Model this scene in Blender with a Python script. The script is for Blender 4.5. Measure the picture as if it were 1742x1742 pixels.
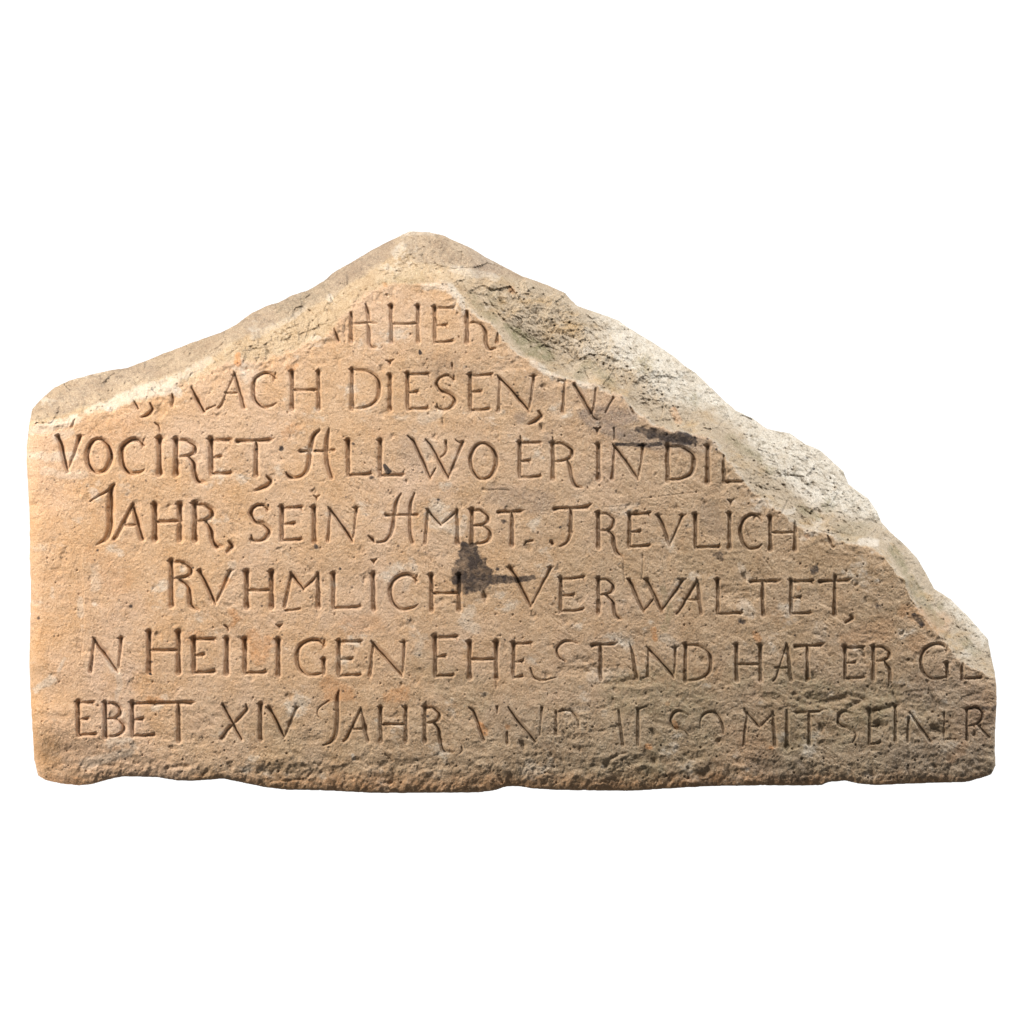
import bpy, math, random
import numpy as np

# ------------------------------------------------------------------ camera, world, lamps
for o in list(bpy.data.objects):
    bpy.data.objects.remove(o, do_unlink=True)
scene = bpy.context.scene
COL = scene.collection

MM = 0.001                 # one photograph pixel on the inscribed face = one millimetre
CX, FLOOR = 871.0, 1349.0  # photo column of the camera axis, photo row of the ground
DIST = 9.0                 # camera distance to the inscribed face (m)
CAMZ = 0.0

cam_data = bpy.data.cameras.new("camera")
cam = bpy.data.objects.new("camera", cam_data)
COL.objects.link(cam)
cam.location = (0.0, -DIST, CAMZ)
cam.rotation_euler = (math.radians(90), 0, 0)
cam_data.sensor_width = 36.0
cam_data.lens = 36.0 * DIST / 1.742
cam_data.shift_y = ((FLOOR - 871.0) * MM - CAMZ) / 1.742
cam_data.clip_start = 0.05
cam_data.clip_end = 100.0
scene.camera = cam

world = bpy.data.worlds.new("World")
scene.world = world
world.use_nodes = True
wn, wl = world.node_tree.nodes, world.node_tree.links
wn.clear()
w_out = wn.new("ShaderNodeOutputWorld")
w_bg = wn.new("ShaderNodeBackground")
w_tc = wn.new("ShaderNodeTexCoord")
w_sep = wn.new("ShaderNodeSeparateXYZ")
w_ramp = wn.new("ShaderNodeMapRange")          # added white glow behind the stone, weak fill light everywhere else
w_ramp.interpolation_type = 'SMOOTHSTEP'
w_ramp.inputs["From Min"].default_value = 0.35
w_ramp.inputs["From Max"].default_value = 0.75
w_ramp.inputs["To Min"].default_value = 0.15
w_ramp.inputs["To Max"].default_value = 1.15
wl.new(w_tc.outputs["Generated"], w_sep.inputs[0])
wl.new(w_sep.outputs["Y"], w_ramp.inputs["Value"])
w_bg.inputs["Color"].default_value = (1, 1, 1, 1)
wl.new(w_ramp.outputs[0], w_bg.inputs["Strength"])
wl.new(w_bg.outputs[0], w_out.inputs[0])


def area(name, loc, target, size, watts, colour):
    d = bpy.data.lights.new(name, 'AREA')
    d.shape = 'DISK'
    d.size = size
    d.energy = watts
    d.color = colour
    o = bpy.data.objects.new(name, d)
    COL.objects.link(o)
    o.location = loc
    v = [target[i] - loc[i] for i in range(3)]
    from mathutils import Vector
    o.rotation_euler = Vector(v).to_track_quat('-Z', 'Y').to_euler()
    return o


area("warm_lamp", (-2.45, -1.12, 1.22), (-0.25, 0.0, 0.45), 0.36, 86, (1.0, 0.925, 0.82))
area("cool_lamp", (2.4, -0.42, 1.9), (0.60, 0.0, 0.50), 0.50, 66, (0.96, 0.98, 1.0))
area("top_lamp", (-0.15, -1.12, 2.45), (0.0, 0.0, 0.45), 0.42, 45, (1.0, 0.96, 0.92))

scene.view_settings.view_transform = 'Standard'
scene.view_settings.look = 'None'
scene.view_settings.exposure = 0.0
scene.view_settings.gamma = 1.0
scene.view_settings.use_curve_mapping = False

# ------------------------------------------------------------------ numpy noise
rng = np.random.default_rng(11)
PERM = rng.permutation(256).astype(np.int32)
PERM = np.concatenate([PERM, PERM])
ANG = rng.random(256) * 2 * np.pi
GX, GY = np.cos(ANG).astype(np.float32), np.sin(ANG).astype(np.float32)
RND = rng.random((256, 4)).astype(np.float32)


def perlin(x, y, seed=0):
    x = x + seed * 17.31
    y = y + seed * 9.77
    xf, yf = np.floor(x), np.floor(y)
    xi, yi = xf.astype(np.int32) & 255, yf.astype(np.int32) & 255
    fx, fy = (x - xf).astype(np.float32), (y - yf).astype(np.float32)
    u = fx * fx * fx * (fx * (fx * 6 - 15) + 10)
    v = fy * fy * fy * (fy * (fy * 6 - 15) + 10)

    def g(ix, iy, dx, dy):
        h = PERM[PERM[ix] + iy]
        return GX[h] * dx + GY[h] * dy
    x1, y1 = (xi + 1) & 255, (yi + 1) & 255
    a = g(xi, yi, fx, fy)
    b = g(x1, yi, fx - 1, fy)
    c = g(xi, y1, fx, fy - 1)
    d = g(x1, y1, fx - 1, fy - 1)
    ab = a + u * (b - a)
    cd = c + u * (d - c)
    return 1.4 * (ab + v * (cd - ab))


def fbm(x, y, size, octaves=3, seed=0, gain=0.5, ridged=False):
    out, amp, tot = 0.0, 1.0, 0.0
    for k in range(octaves):
        n = perlin(x / size, y / size, seed + k * 3)
        if ridged:
            n = 1 - 2 * np.abs(n)
        out = out + amp * n
        tot += amp
        amp *= gain
        size *= 0.5
    return out / tot


def worley(x, y, size, seed=0):
    """distance to nearest and second feature, four random numbers of the nearest cell, offset to it"""
    x = x / size + seed * 7.13
    y = y / size + seed * 3.91
    xi, yi = np.floor(x).astype(np.int32), np.floor(y).astype(np.int32)
    f1 = np.full(x.shape, 9.0, np.float32)
    f2 = np.full(x.shape, 9.0, np.float32)
    idx = np.zeros(x.shape, np.int32)
    ox = np.zeros(x.shape, np.float32)
    oy = np.zeros(x.shape, np.float32)
    for dx in (-1, 0, 1):
        for dy in (-1, 0, 1):
            h = PERM[PERM[(xi + dx) & 255] + ((yi + dy) & 255)]
            px = xi + dx + 0.1 + 0.8 * RND[h, 0]
            py = yi + dy + 0.1 + 0.8 * RND[h, 1]
            ddx, ddy = (x - px).astype(np.float32), (y - py).astype(np.float32)
            d = np.sqrt(ddx * ddx + ddy * ddy)
            near = d < f1
            f2 = np.where(near, f1, np.minimum(f2, d))
            idx = np.where(near, h, idx)
            ox = np.where(near, ddx, ox)
            oy = np.where(near, ddy, oy)
            f1 = np.where(near, d, f1)
    return f1, f2, RND[idx, 2], RND[idx, 3], ox * size, oy * size


def sstep(a, b, x):
    t = np.clip((x - a) / (b - a), 0, 1)
    return t * t * (3 - 2 * t)


# ------------------------------------------------------------------ sample grid (photo millimetres)
STEP = 1.2
xs = np.arange(38, 1706, STEP, dtype=np.float32)
ys = np.arange(384, 1358, STEP, dtype=np.float32)
X, Y = np.meshgrid(xs, ys)
NY, NX = X.shape

OUTLINE = [
    (45.5, 760), (49.4, 724), (54.5, 696), (68.7, 680), (92, 659.4), (120, 646.5), (159, 636), (195, 628.4),
    (216, 625.8), (249.6, 613), (278, 601.3), (310, 589), (345, 576), (375, 566), (400, 553), (428, 532.4), (452, 520.8), (475, 514),
    (495.6, 502.7), (524, 493.7), (552, 477), (565, 465), (606.7, 440.7), (632.5, 425), (658, 412), (684, 399.4),
    (697, 393.4), (730, 395), (756.5, 400.7), (767, 407), (797.8, 420), (835, 442), (887, 469), (931, 484.6),
    (962, 499), (969.6, 508), (982.5, 520.8), (1011, 530), (1052, 545), (1070, 558), (1111.7, 583), (1148, 607),
    (1166, 623), (1184, 634.5), (1200, 650), (1232, 681), (1250, 697), (1283.6, 713.6), (1304, 729), (1345.6, 738),
    (1369, 755), (1394.7, 765), (1418, 787), (1434.7, 801.4), (1443.7, 823.4), (1456.7, 833.7), (1477, 848),
    (1491.5, 868.6), (1499.3, 888), (1516, 906), (1536.7, 924), (1560, 948.7), (1578, 979.7), (1589, 1001),
    (1617.5, 1018.8), (1635, 1037), (1645, 1046.5), (1668, 1072.3), (1680.7, 1087.8), (1686, 1116), (1692.4, 1144.7),
    (1695, 1165), (1695.7, 1201), (1693.7, 1225), (1692.4, 1271), (1693.7, 1302), (1686, 1317.7), (1668, 1324),
    (1642, 1330.7), (1580, 1332), (1489.6, 1335.8), (1458.6, 1333), (1438, 1328), (1409.5, 1330.7), (1396.6, 1335.8),
    (1365.6, 1336.4), (1300, 1336), (1198.7, 1337.8), (1134, 1341.7), (1074.7, 1345.5), (1005, 1344.8), (948, 1344),
    (901.7, 1341), (883.6, 1337.8), (863.3, 1337.8), (842.7, 1344), (819.4, 1348), (708, 1349), (630.8, 1349),
    (579, 1346), (527.5, 1344), (488.7, 1343.7), (450, 1339), (417.5, 1332.3), (381, 1324.6), (327, 1328.5),
    (301, 1327.7), (267.7, 1322), (210.8, 1320.7), (185, 1325.9), (159, 1333.6), (136, 1336.2), (102, 1332.8),
    (76.5, 1327), (65, 1319.4), (58.4, 1293.6), (54.5, 1234), (52, 1182.5), (50, 1130.8), (51, 1079), (52, 1027.5),
    (52.5, 1000), (50.7, 950), (50.7, 884), (48, 832.5), (45.5, 793.7)]


def signed_distance(poly, px, py):
    """positive inside"""
    d2 = np.full(px.shape, 1e9, np.float32)
    inside = np.zeros(px.shape, bool)
    n = len(poly)
    for i in range(n):
        x0, y0 = poly[i]
        x1, y1 = poly[(i + 1) % n]
        dx, dy = x1 - x0, y1 - y0
        L2 = dx * dx + dy * dy
        t = np.clip(((px - x0) * dx + (py - y0) * dy) / L2, 0, 1)
        ex, ey = px - (x0 + t * dx), py - (y0 + t * dy)
        np.minimum(d2, ex * ex + ey * ey, out=d2)
        if y0 != y1:
            c = ((y0 > py) != (y1 > py)) & (px < (x1 - x0) * (py - y0) / (y1 - y0) + x0)
            inside ^= c
    d = np.sqrt(d2)
    return np.where(inside, d, -d)


SD = signed_distance(OUTLINE, X, Y)
SD = SD + 0.9 * fbm(X, Y, 14, 3, 5)

# ------------------------------------------------------------------ broken faces: depth control points (x, y, mm)
FACE_EDGE = [
    (51, 739), (90, 727), (128, 716), (169.5, 698), (190, 703), (216, 688), (255, 688), (288, 676), (309, 668), (335, 650),
    (374, 632), (413, 622), (477, 614), (529, 587), (560, 571), (574, 558), (591, 533), (614, 510), (658, 488),
    (684, 483), (751, 483), (777, 506), (791, 526), (835, 550.5), (853, 571), (861, 587), (887, 608.6), (907.6, 613.8),
    (915, 625), (941, 638), (959, 646), (975, 651), (1008, 654), (1018.7, 667), (1057, 674.5), (1075, 695), (1098, 713.6),
    (1129, 729), (1199, 742), (1217, 755), (1232, 775.6), (1253, 804), (1268.5, 822), (1289, 845), (1300, 858),
    (1332.7, 876), (1356, 900), (1394.7, 910), (1410, 912.5), (1431, 926), (1456.7, 928), (1482.5, 933), (1503, 946),
    (1518.7, 966.7), (1539, 987), (1555, 1023.6), (1573, 1055), (1593, 1077.5), (1616, 1103), (1631.7, 1126.6),
    (1652, 1139.5), (1673, 1147), (1697, 1156)]
CTRL = [(x, y, 0.0) for x, y in FACE_EDGE]
for i in range(0, len(FACE_EDGE) - 1):                       # the break rises above the face inside its edge
    x0, y0 = FACE_EDGE[i]
    x1, y1 = FACE_EDGE[i + 1]
    L = math.hypot(x1 - x0, y1 - y0)
    CTRL.append(((x0 + x1) / 2 - (y1 - y0) / L * 45, (y0 + y1) / 2 + (x1 - x0) / L * 45, 34.0))
CTRL += [
    # upper left weathered slope: lower crease, then outline
    (56, 716, -11), (115, 703, -13), (169.5, 685, -13), (211, 670, -14), (257, 650, -16), (301, 634, -17), (335, 622, -17),
    (363, 613, -15), (385, 590, -20), (400, 579, -26), (431, 571, -26), (490, 543, -32), (555, 509, -34), (586, 491, -34), (632, 460, -40),
    (671, 432, -44), (684, 414, -48), (45, 700, -45), (60, 685, -70), (92, 656, -85), (159, 633, -85), (216, 622, -85), (278, 598, -95),
    (340, 572, -95), (400, 549, -98), (452, 517, -95), (524, 490, -95), (565, 461, -98), (632, 421, -98), (697, 390, -100),
    # ochre shelf under the crease
    (440, 600, -13), (500, 575, -17), (545, 550, -17), (580, 520, -18), (610, 490, -19), (640, 475, -17),
    # apex facets
    (700, 440, -38), (720, 455, -33), (767, 456, -38), (803, 463, -42), (839, 470, -48), (690, 460, -30), (740, 470, -22),
    (760, 400, -92), (797, 416, -98), (835, 438, -105), (887, 465, -110), (853, 475, -52), (895, 478, -60), (930, 490, -80),
    # middle facet right of the break
    (800, 500, -24), (830, 520, -30), (850, 540, -34), (871, 561, -37), (900, 585, -42), (936, 612, -38), (960, 628, -30),
    (900, 520, -48), (940, 560, -50), (985, 600, -48), (1030, 630, -44), (1000, 640, -34), (1060, 660, -28), (1090, 690, -26), (1130, 710, -24),
    (962, 503, -76), (970, 520, -68), (988, 548, -62), (1047, 587, -58), (1112, 625, -54), (1150, 685, -44), (1163, 716, -32), (1200, 741, -10),
    # outer pale facets
    (983, 517, -92), (1052, 541, -120), (1112, 579, -125), (1184, 630, -128), (1250, 693, -128), (1304, 725, -128), (1369, 751, -130),
    (1434, 797, -130), (1477, 844, -122), (1499, 884, -118), (1536, 920, -130), (1578, 976, -130), (1617, 1014, -130),
    (1674, 1075, -115), (1690, 1116, -75), (1696, 1145, -38),
    (1080, 590, -84), (1150, 650, -78), (1190, 700, -66), (1230, 735, -58), (1280, 790, -42), (1270, 740, -86), (1310, 765, -84),
    (1350, 800, -76), (1320, 830, -40), (1360, 850, -46), (1400, 840, -70), (1430, 872, -58), (1380, 885, -24), (1440, 900, -40),
    (1480, 915, -45), (1520, 940, -66), (1535, 965, -55), (1560, 1005, -52), (1590, 1040, -58), (1630, 1080, -58), (1655, 1110, -48), (1675, 1130, -36),
]
CP = np.array(CTRL, np.float64)


def rbf(cp, cx, cy):
    d = np.sqrt((cp[:, None, 0] - cp[None, :, 0]) ** 2 + (cp[:, None, 1] - cp[None, :, 1]) ** 2)
    n = len(cp)
    A = np.zeros((n + 3, n + 3))
    A[:n, :n] = d + np.eye(n) * -1.5
    A[:n, n] = 1
    A[:n, n + 1] = cp[:, 0]
    A[:n, n + 2] = cp[:, 1]
    A[n:, :n] = A[:n, n:].T
    w = np.linalg.solve(A, np.concatenate([cp[:, 2], np.zeros(3)]))
    out = w[n] + w[n + 1] * cx + w[n + 2] * cy
    for i in range(n):
        out = out + w[i] * np.sqrt((cx - cp[i, 0]) ** 2 + (cy - cp[i, 1]) ** 2)
    return out


def upsample(coarse, k, ny, nx):
    cy = np.arange(ny) / k
    cx = np.arange(nx) / k
    iy, ix = np.floor(cy).astype(int), np.floor(cx).astype(int)
    fy, fx = (cy - iy)[:, None], (cx - ix)[None, :]
    a = coarse[iy][:, ix]
    b = coarse[iy][:, ix + 1]
    c = coarse[iy + 1][:, ix]
    d = coarse[iy + 1][:, ix + 1]
    return (a * (1 - fx) + b * fx) * (1 - fy) + (c * (1 - fx) + d * fx) * fy


K = 3
cxs = 38 + np.arange(NX // K + 3) * STEP * K
cys = 384 + np.arange(NY // K + 3) * STEP * K
CXG, CYG = np.meshgrid(cxs, cys)
FR = upsample(rbf(CP, CXG, CYG), K, NY, NX).astype(np.float32)
deep_in = signed_distance(FACE_EDGE + [(1697, 1400), (40, 1400)], CXG, CYG)
IN = upsample(deep_in, K, NY, NX).astype(np.float32)              # distance inside the face edge
FR = np.where(IN > 40, np.maximum(FR, 25 + IN * 0.3), FR)

wx = X + 9 * fbm(X, Y, 60, 2, 21)
wy = Y + 9 * fbm(X, Y, 60, 2, 31)
right = sstep(720, 1000, X)                                         # the right break is rougher than the worn left slope
f1, f2, r1, r2, ox, oy = worley(wx * 0.9 + wy * 0.45, wy * 1.25 - wx * 0.3, 46, 1)
chips = (r1 - 0.5) * 0.34 * ox + (r2 - 0.5) * 0.34 * oy
g1, g2, q1, q2, px_, py_ = worley(wx + wy * 0.5, wy * 1.4 - wx * 0.3, 17, 2)
chips2 = (q1 - 0.5) * 0.45 * px_ + (q2 - 0.5) * 0.45 * py_
ROCK = (5.0 * fbm(X, Y, 70, 3, 41) + chips * (0.56 + 0.08 * right) + chips2 * (0.65 - 0.05 * right)
        + 3.0 * fbm(X, Y * 1.3, 18, 4, 51, 0.75) * (1.9 - 0.2 * right)
        + 1.5 * fbm(X, Y, 6, 2, 55, 0.8)
        + sstep(860, 1010, X) * (1 + 0.9 * sstep(1440, 1520, X)) * (3.4 * fbm(X, Y, 11, 3, 57, 0.8) + 2.6 * fbm(X + 0.4 * Y, Y * 1.6, 28, 3, 59, 0.7, True))
        + 1.5 * fbm(X * 0.8 + Y * 0.6, (Y * 0.8 - X * 0.6) * 2.2, 26, 3, 61, 0.6, True) * right)
FR = FR + ROCK * (0.7 + 0.3 * sstep(2, 22, -IN)) + 4.2 * fbm(X, Y, 34, 4, 71, 0.65) * (1 - sstep(14, 40, -IN))

# ------------------------------------------------------------------ carved letters
G = np.zeros((NY, NX), np.float32)                                  # groove depth
LINE = np.zeros((NY, NX), np.int8)                                  # which line of writing
JX = 1.1 * fbm(X, Y, 20, 2, 81)                                     # hand-cut wobble
JY = 1.1 * fbm(X, Y, 20, 2, 91)


def carve(pts, depth=1.0, line=0, target=None):
    """a groove along points (x, y, half width)"""
    tgt = G if target is None else target
    for (x0, y0, w0), (x1, y1, w1) in zip(pts[:-1], pts[1:]):
        w0, w1 = w0 * 1.22, w1 * 1.22
        m = max(w0, w1) * 1.5 + 4
        i0 = max(int((min(x0, x1) - m - 38) / STEP), 0)
        i1 = min(int((max(x0, x1) + m - 38) / STEP) + 2, NX)
        j0 = max(int((min(y0, y1) - m - 384) / STEP), 0)
        j1 = min(int((max(y0, y1) + m - 384) / STEP) + 2, NY)
        if i0 >= i1 or j0 >= j1:
            continue
        sl = (slice(j0, j1), slice(i0, i1))
        ax, ay = X[sl] + JX[sl], Y[sl] + JY[sl]
        dx, dy = x1 - x0, y1 - y0
        L2 = dx * dx + dy * dy + 1e-6
        t = np.clip(((ax - x0) * dx + (ay - y0) * dy) / L2, 0, 1)
        d = np.sqrt((ax - x0 - t * dx) ** 2 + (ay - y0 - t * dy) ** 2)
        w = w0 + (w1 - w0) * t
        u = np.clip(1.36 - d / (w + 0.3), 0, 1.36)
        prof = (w + 0.3) * depth * 0.92 * u * u / (u + 0.36)              # V cut with a worn shoulder
        better = prof > tgt[sl]
        tgt[sl] = np.where(better, prof, tgt[sl])
        if line:
            LINE[sl] = np.where(better & (prof > 0.45), line, LINE[sl])


def curve(pts, n=7):
    """Catmull-Rom through (x, y, w)"""
    p = np.array(pts, float)
    p = np.vstack([2 * p[0] - p[1], p, 2 * p[-1] - p[-2]])
    out = []
    for i in range(1, len(p) - 2):
        for k in range(n):
            t = k / n
            a, b, c, d = p[i - 1], p[i], p[i + 1], p[i + 2]
            q = 0.5 * (2 * b + (c - a) * t + (2 * a - 5 * b + 4 * c - d) * t * t + (3 * b - a - 3 * c + d) * t ** 3)
            q[2] = max(q[2], 0.6)
            out.append(tuple(q))
    out.append(tuple(p[-2]))
    return out


class Carver:
    count = 0

    def __init__(self, line, w, depth=2.45):
        self.w, self.d = w, depth
        self.word()

    def word(self):                                                 # the strokes that follow belong to the next word
        Carver.count += 1
        self.l = Carver.count

    def s(self, *pts, depth=None):                                  # straight strokes
        carve(list(pts), depth or self.d, self.l)

    def c(self, *pts, depth=None):                                  # curved stroke
        carve(curve(pts), depth or self.d, self.l)

    def stem(self, x, y0, y1, w=None, xb=None, top=True, bot=True):
        w = w or self.w
        xb = x if xb is None else xb
        f = lambda y: x + (xb - x) * (y - y0) / (y1 - y0)
        pts = [(x, y0, w * (1.15 if top else 0.8)), (f(y0 + 9), y0 + 9, w * 0.95), (f((y0 + y1) / 2), (y0 + y1) / 2, w * 0.92),
               (f(y1 - 8), y1 - 8, w), (xb, y1, w * (1.15 if bot else 0.7))]
        self.s(*pts)
        if top:
            self.s((x - w * 1.9, y0 - 1.5, 0.8), (x, y0 + 1.5, w * 0.8), (x + w * 1.7, y0 - 1, 0.8))
        if bot:
            self.s((xb - w * 1.3, y1 + 1, 0.8), (xb, y1 - 1, w * 0.7), (xb + w * 1.3, y1 + 1, 0.8))

    def bar(self, xa, xb, y, w=None, rise=0.0):
        w = w or self.w * 0.72
        self.s((xa, y, w), ((xa + xb) / 2, y + 0.8, w * 0.75), (xb, y - rise, w))

    def arm(self, xa, xb, y, serif, up=0.0):
        w = self.w
        self.s((xa, y, w * 0.7), ((xa + xb) / 2, y, w * 0.55), (xb - 3, y - up * 0.6, w * 0.75), (xb, y - up, w * 0.55))
        self.s((xb - 3, y - up * 0.5, w * 0.7), (xb - 0.5, y + serif, 0.7))

    def I(self, x, y0, y1, **k): self.stem(x, y0, y1, **k)

    def H(self, x0, x1, y0, y1, yb):
        self.stem(x0, y0, y1)
        self.stem(x1, y0, y1)
        self.bar(x0, x1, yb)

    def E(self, x, xt, xm, xb, y0, y1, ym, up=1.5):
        self.stem(x, y0, y1, bot=False)
        if xt: self.arm(x, xt, y0 + 1, 5, up)
        if xm:
            self.arm(x, xm, ym, 4, 1.5)
            self.s((xm - 2, ym, self.w * 0.6), (xm + 0.5, ym - 5, 0.7))
        if xb: self.arm(x, xb, y1 - 1, -6, up)

    def L(self, x, xb, y0, y1):
        self.stem(x, y0, y1, bot=False)
        self.arm(x, xb, y1 - 1, -7, 2)

    def T(self, x, xa, xb, yb, y0, y1, rise=2, xe=None):
        w = self.w
        self.s((xa, yb + 1, w * 0.9), (xa + 8, yb, w * 0.75), ((xa + xb) / 2, yb, w * 0.65), (xb - 8, yb - rise * 0.3, w * 0.9), (xb, yb - rise, 0.8))
        self.s((xa + 1, yb, w * 0.7), (xa - 1, yb + 5, 0.7))
        self.stem(x, y0, y1, top=False, xb=xe)

    def D(self, x, xr, y0, y1):
        self.stem(x, y0, y1)
        w, h = self.w, y1 - y0
        self.c((x, y0 + 0.5, w * 0.6), (x + (xr - x) * 0.55, y0 + 2, w * 0.6), (xr - 3, y0 + h * 0.22, w * 0.85), (xr, y0 + h * 0.5, w),
               (xr - 4, y0 + h * 0.78, w * 0.85), (x + (xr - x) * 0.5, y1 - 2, w * 0.6), (x, y1 - 0.5, w * 0.6))

    def bowl(self, x, xr, y0, y1):
        w, h = self.w, y1 - y0
        self.c((x, y0 + 0.5, w * 0.6), (x + (xr - x) * 0.55, y0, w * 0.65), (xr - 1.5, y0 + h * 0.27, w * 0.9), (xr, y0 + h * 0.5, w * 0.95),
               (xr - 3, y0 + h * 0.8, w * 0.8), (x + (xr - x) * 0.5, y1 - 0.5, w * 0.55), (x, y1, w * 0.5))

    def B(self, x, xt, xr, y0, y1, ym):
        self.stem(x, y0, y1)
        self.bowl(x, xt, y0 + 1, ym)
        self.bowl(x, xr, ym, y1 - 0.5)

    def R(self, x, xr, y0, y1, yb, leg):
        self.stem(x, y0, y1)
        self.bowl(x, xr, y0 + 1, yb)
        w = self.w
        n = len(leg)
        self.c(*[(a, b, w * (0.75 if i == 0 else 0.95 if i < n - 1 else 0.5)) for i, (a, b) in enumerate(leg)])

    def O(self, x0, x1, y0, y1):
        w, cx, cy, rx, ry = self.w, (x0 + x1) / 2, (y0 + y1) / 2, (x1 - x0) / 2 - 2, (y1 - y0) / 2
        pts = []
        for k in range(29):
            a = 2 * math.pi * k / 28
            pts.append((cx + rx * math.cos(a), cy + ry * math.sin(a), w * (0.6 + 0.4 * abs(math.cos(a)))))
        self.s(*pts)

    def C(self, x0, x1, y0, y1, serif=True, heart=False):
        w, W, h = self.w, x1 - x0, y1 - y0
        self.c((x1 - 1, y0 + h * 0.16, w * 0.6), (x1 - W * 0.22, y0 + h * 0.02, w * 0.75), (x0 + W * 0.45, y0 + 1, w * 0.8), (x0 + W * 0.12, y0 + h * 0.2, w * 0.95), (x0 + 2, y0 + h * 0.5, w),
               (x0 + W * 0.14, y0 + h * 0.8, w * 0.95), (x0 + W * 0.45, y1 - 1, w * 0.7), (x1 - W * 0.18, y1 - h * 0.04, w * 0.55), (x1, y1 - h * 0.13, 0.8))
        if serif:
            self.s((x1 - 1, y0 - 1, 0.8), (x1 - 3, y0 + h * 0.14, w * 0.8), (x1 - 5, y0 + h * 0.25, 0.8))

    def G(self, x0, x1, y0, y1):
        h, w = y1 - y0, self.w
        self.C(x0, x1, y0, y1)
        self.stem(x1 - 3, y0 + h * 0.56, y1 - 3, bot=False)

    def S(self, x0, x1, y0, y1):
        w, W, h = self.w, x1 - x0, y1 - y0
        self.c((x1 - 2, y0 + h * 0.12, w * 0.6), (x0 + W * 0.62, y0, w * 0.6), (x0 + W * 0.2, y0 + h * 0.08, w * 0.75), (x0 + 2, y0 + h * 0.27, w * 0.95), (x0 + W * 0.3, y0 + h * 0.45, w * 0.9),
               (x0 + W * 0.7, y0 + h * 0.53, w * 0.9), (x1 - 1, y0 + h * 0.73, w * 0.95), (x0 + W * 0.72, y1 - h * 0.05, w * 0.75), (x0 + W * 0.4, y1, w * 0.55), (x0 + 1, y1 - h * 0.06, w * 0.6))
        self.s((x1 - 2, y0 - 1, 0.7), (x1 - 3, y0 + h * 0.12, w * 0.7), (x1 - 4, y0 + h * 0.2, 0.7))
        self.s((x0 + 1, y1 + 2, 0.7), (x0 + 3, y1 - h * 0.08, w * 0.7), (x0 + 3, y1 - h * 0.18, 0.7))

    def V(self, xa, xm, xb, y0, y1):
        w = self.w
        self.s((xa - 2, y0, w * 0.9), (xa + (xm - xa) * 0.2, y0 + (y1 - y0) * 0.2, w * 0.95), (xm - (xm - xa) * 0.2, y1 - (y1 - y0) * 0.2, w * 0.95), (xm, y1, w * 0.6))
        self.s((xb, y0, w * 0.8), (xb - (xb - xm) * 0.4, y0 + (y1 - y0) * 0.4, w * 0.55), (xm, y1, w * 0.5))
        self.s((xa - 8, y0 - 1, 0.8), (xa - 1, y0 + 1, w * 0.6), (xa + 5, y0 - 1, 0.8))
        self.s((xb - 6, y0 - 1, 0.8), (xb, y0 + 1, w * 0.6), (xb + 6, y0 - 2, 0.8))

    def N(self, xa, xab, xd, xb, y0, y1):
        """left stem top and foot, foot of the diagonal, top of the right stem"""
        w = self.w
        self.s((xa, y0 + 3, w * 0.6), ((xa + xab) / 2, (y0 + y1) / 2, w * 0.6), (xab, y1, w * 0.85))
        self.s((xa - 4, y0 - 2, 0.8), (xa, y0 + 3, w * 0.8), (xa + (xd - xa) * 0.4, y0 + (y1 - y0) * 0.4, w), (xd - 3, y1 - 4, w * 0.9), (xd, y1 + 2, w * 0.5))
        self.s((xb, y0, w * 0.85), ((xb + xd) / 2 + 1, (y0 + y1) / 2, w * 0.55), (xd, y1, w * 0.5))
        self.s((xb - 7, y0, 0.8), (xb, y0 + 1, w * 0.6), (xb + 6, y0 - 1.5, 0.8))
        self.s((xab - 4, y1 + 1, 0.7), (xab, y1, w * 0.6), (xab + 4, y1 + 1, 0.7))

    def M(self, xa, xab, xm, ym, xb, xbb, y0, y1):
        w = self.w
        self.s((xa, y0, w * 0.75), (xab, y1, w * 0.8))
        self.s((xa - 3, y0 - 2, 0.8), (xa + 2, y0 + 3, w * 0.9), (xm, ym, w * 0.8))
        self.s((xm, ym, w * 0.6), (xb, y0 + 2, w * 0.7))
        self.stem(xb, y0, y1, xb=xbb, top=False)

    def A(self, xt, xl, xr, y0, y1, yb, ba=None, bb=None, left=0.6):
        w = self.w
        if left: self.s((xt, y0, w * 0.7), ((xt + xl) / 2, (y0 + y1) / 2, w * left), (xl + 2, y1 - 4, w * 0.7), (xl - 3, y1 + 1, w * 0.7))
        self.s((xt - 1, y0 - 4, 0.8), (xt + 2, y0 + 6, w * 0.8), ((xt + xr) / 2, (y0 + y1) / 2, w), (xr, y1, w))
        if ba: self.bar(ba, bb, yb, w * 0.6)

    def wedge(self, x, y0, y1, wd=6):                               # the v-shaped mark over an I
        self.s((x - wd, y0, 0.9), (x - 1, y0 + 2.5, 2.2), (x, y1, 1.2))
        self.s((x + wd, y0 - 1, 0.9), (x + 1, y0 + 2.5, 2.2), (x, y1, 1.2))

    def comma(self, *pts):
        w = self.w
        self.c(*[(x, y, w * (0.55 if i in (0, len(pts) - 1) else 0.95)) for i, (x, y) in enumerate(pts)])


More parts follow.
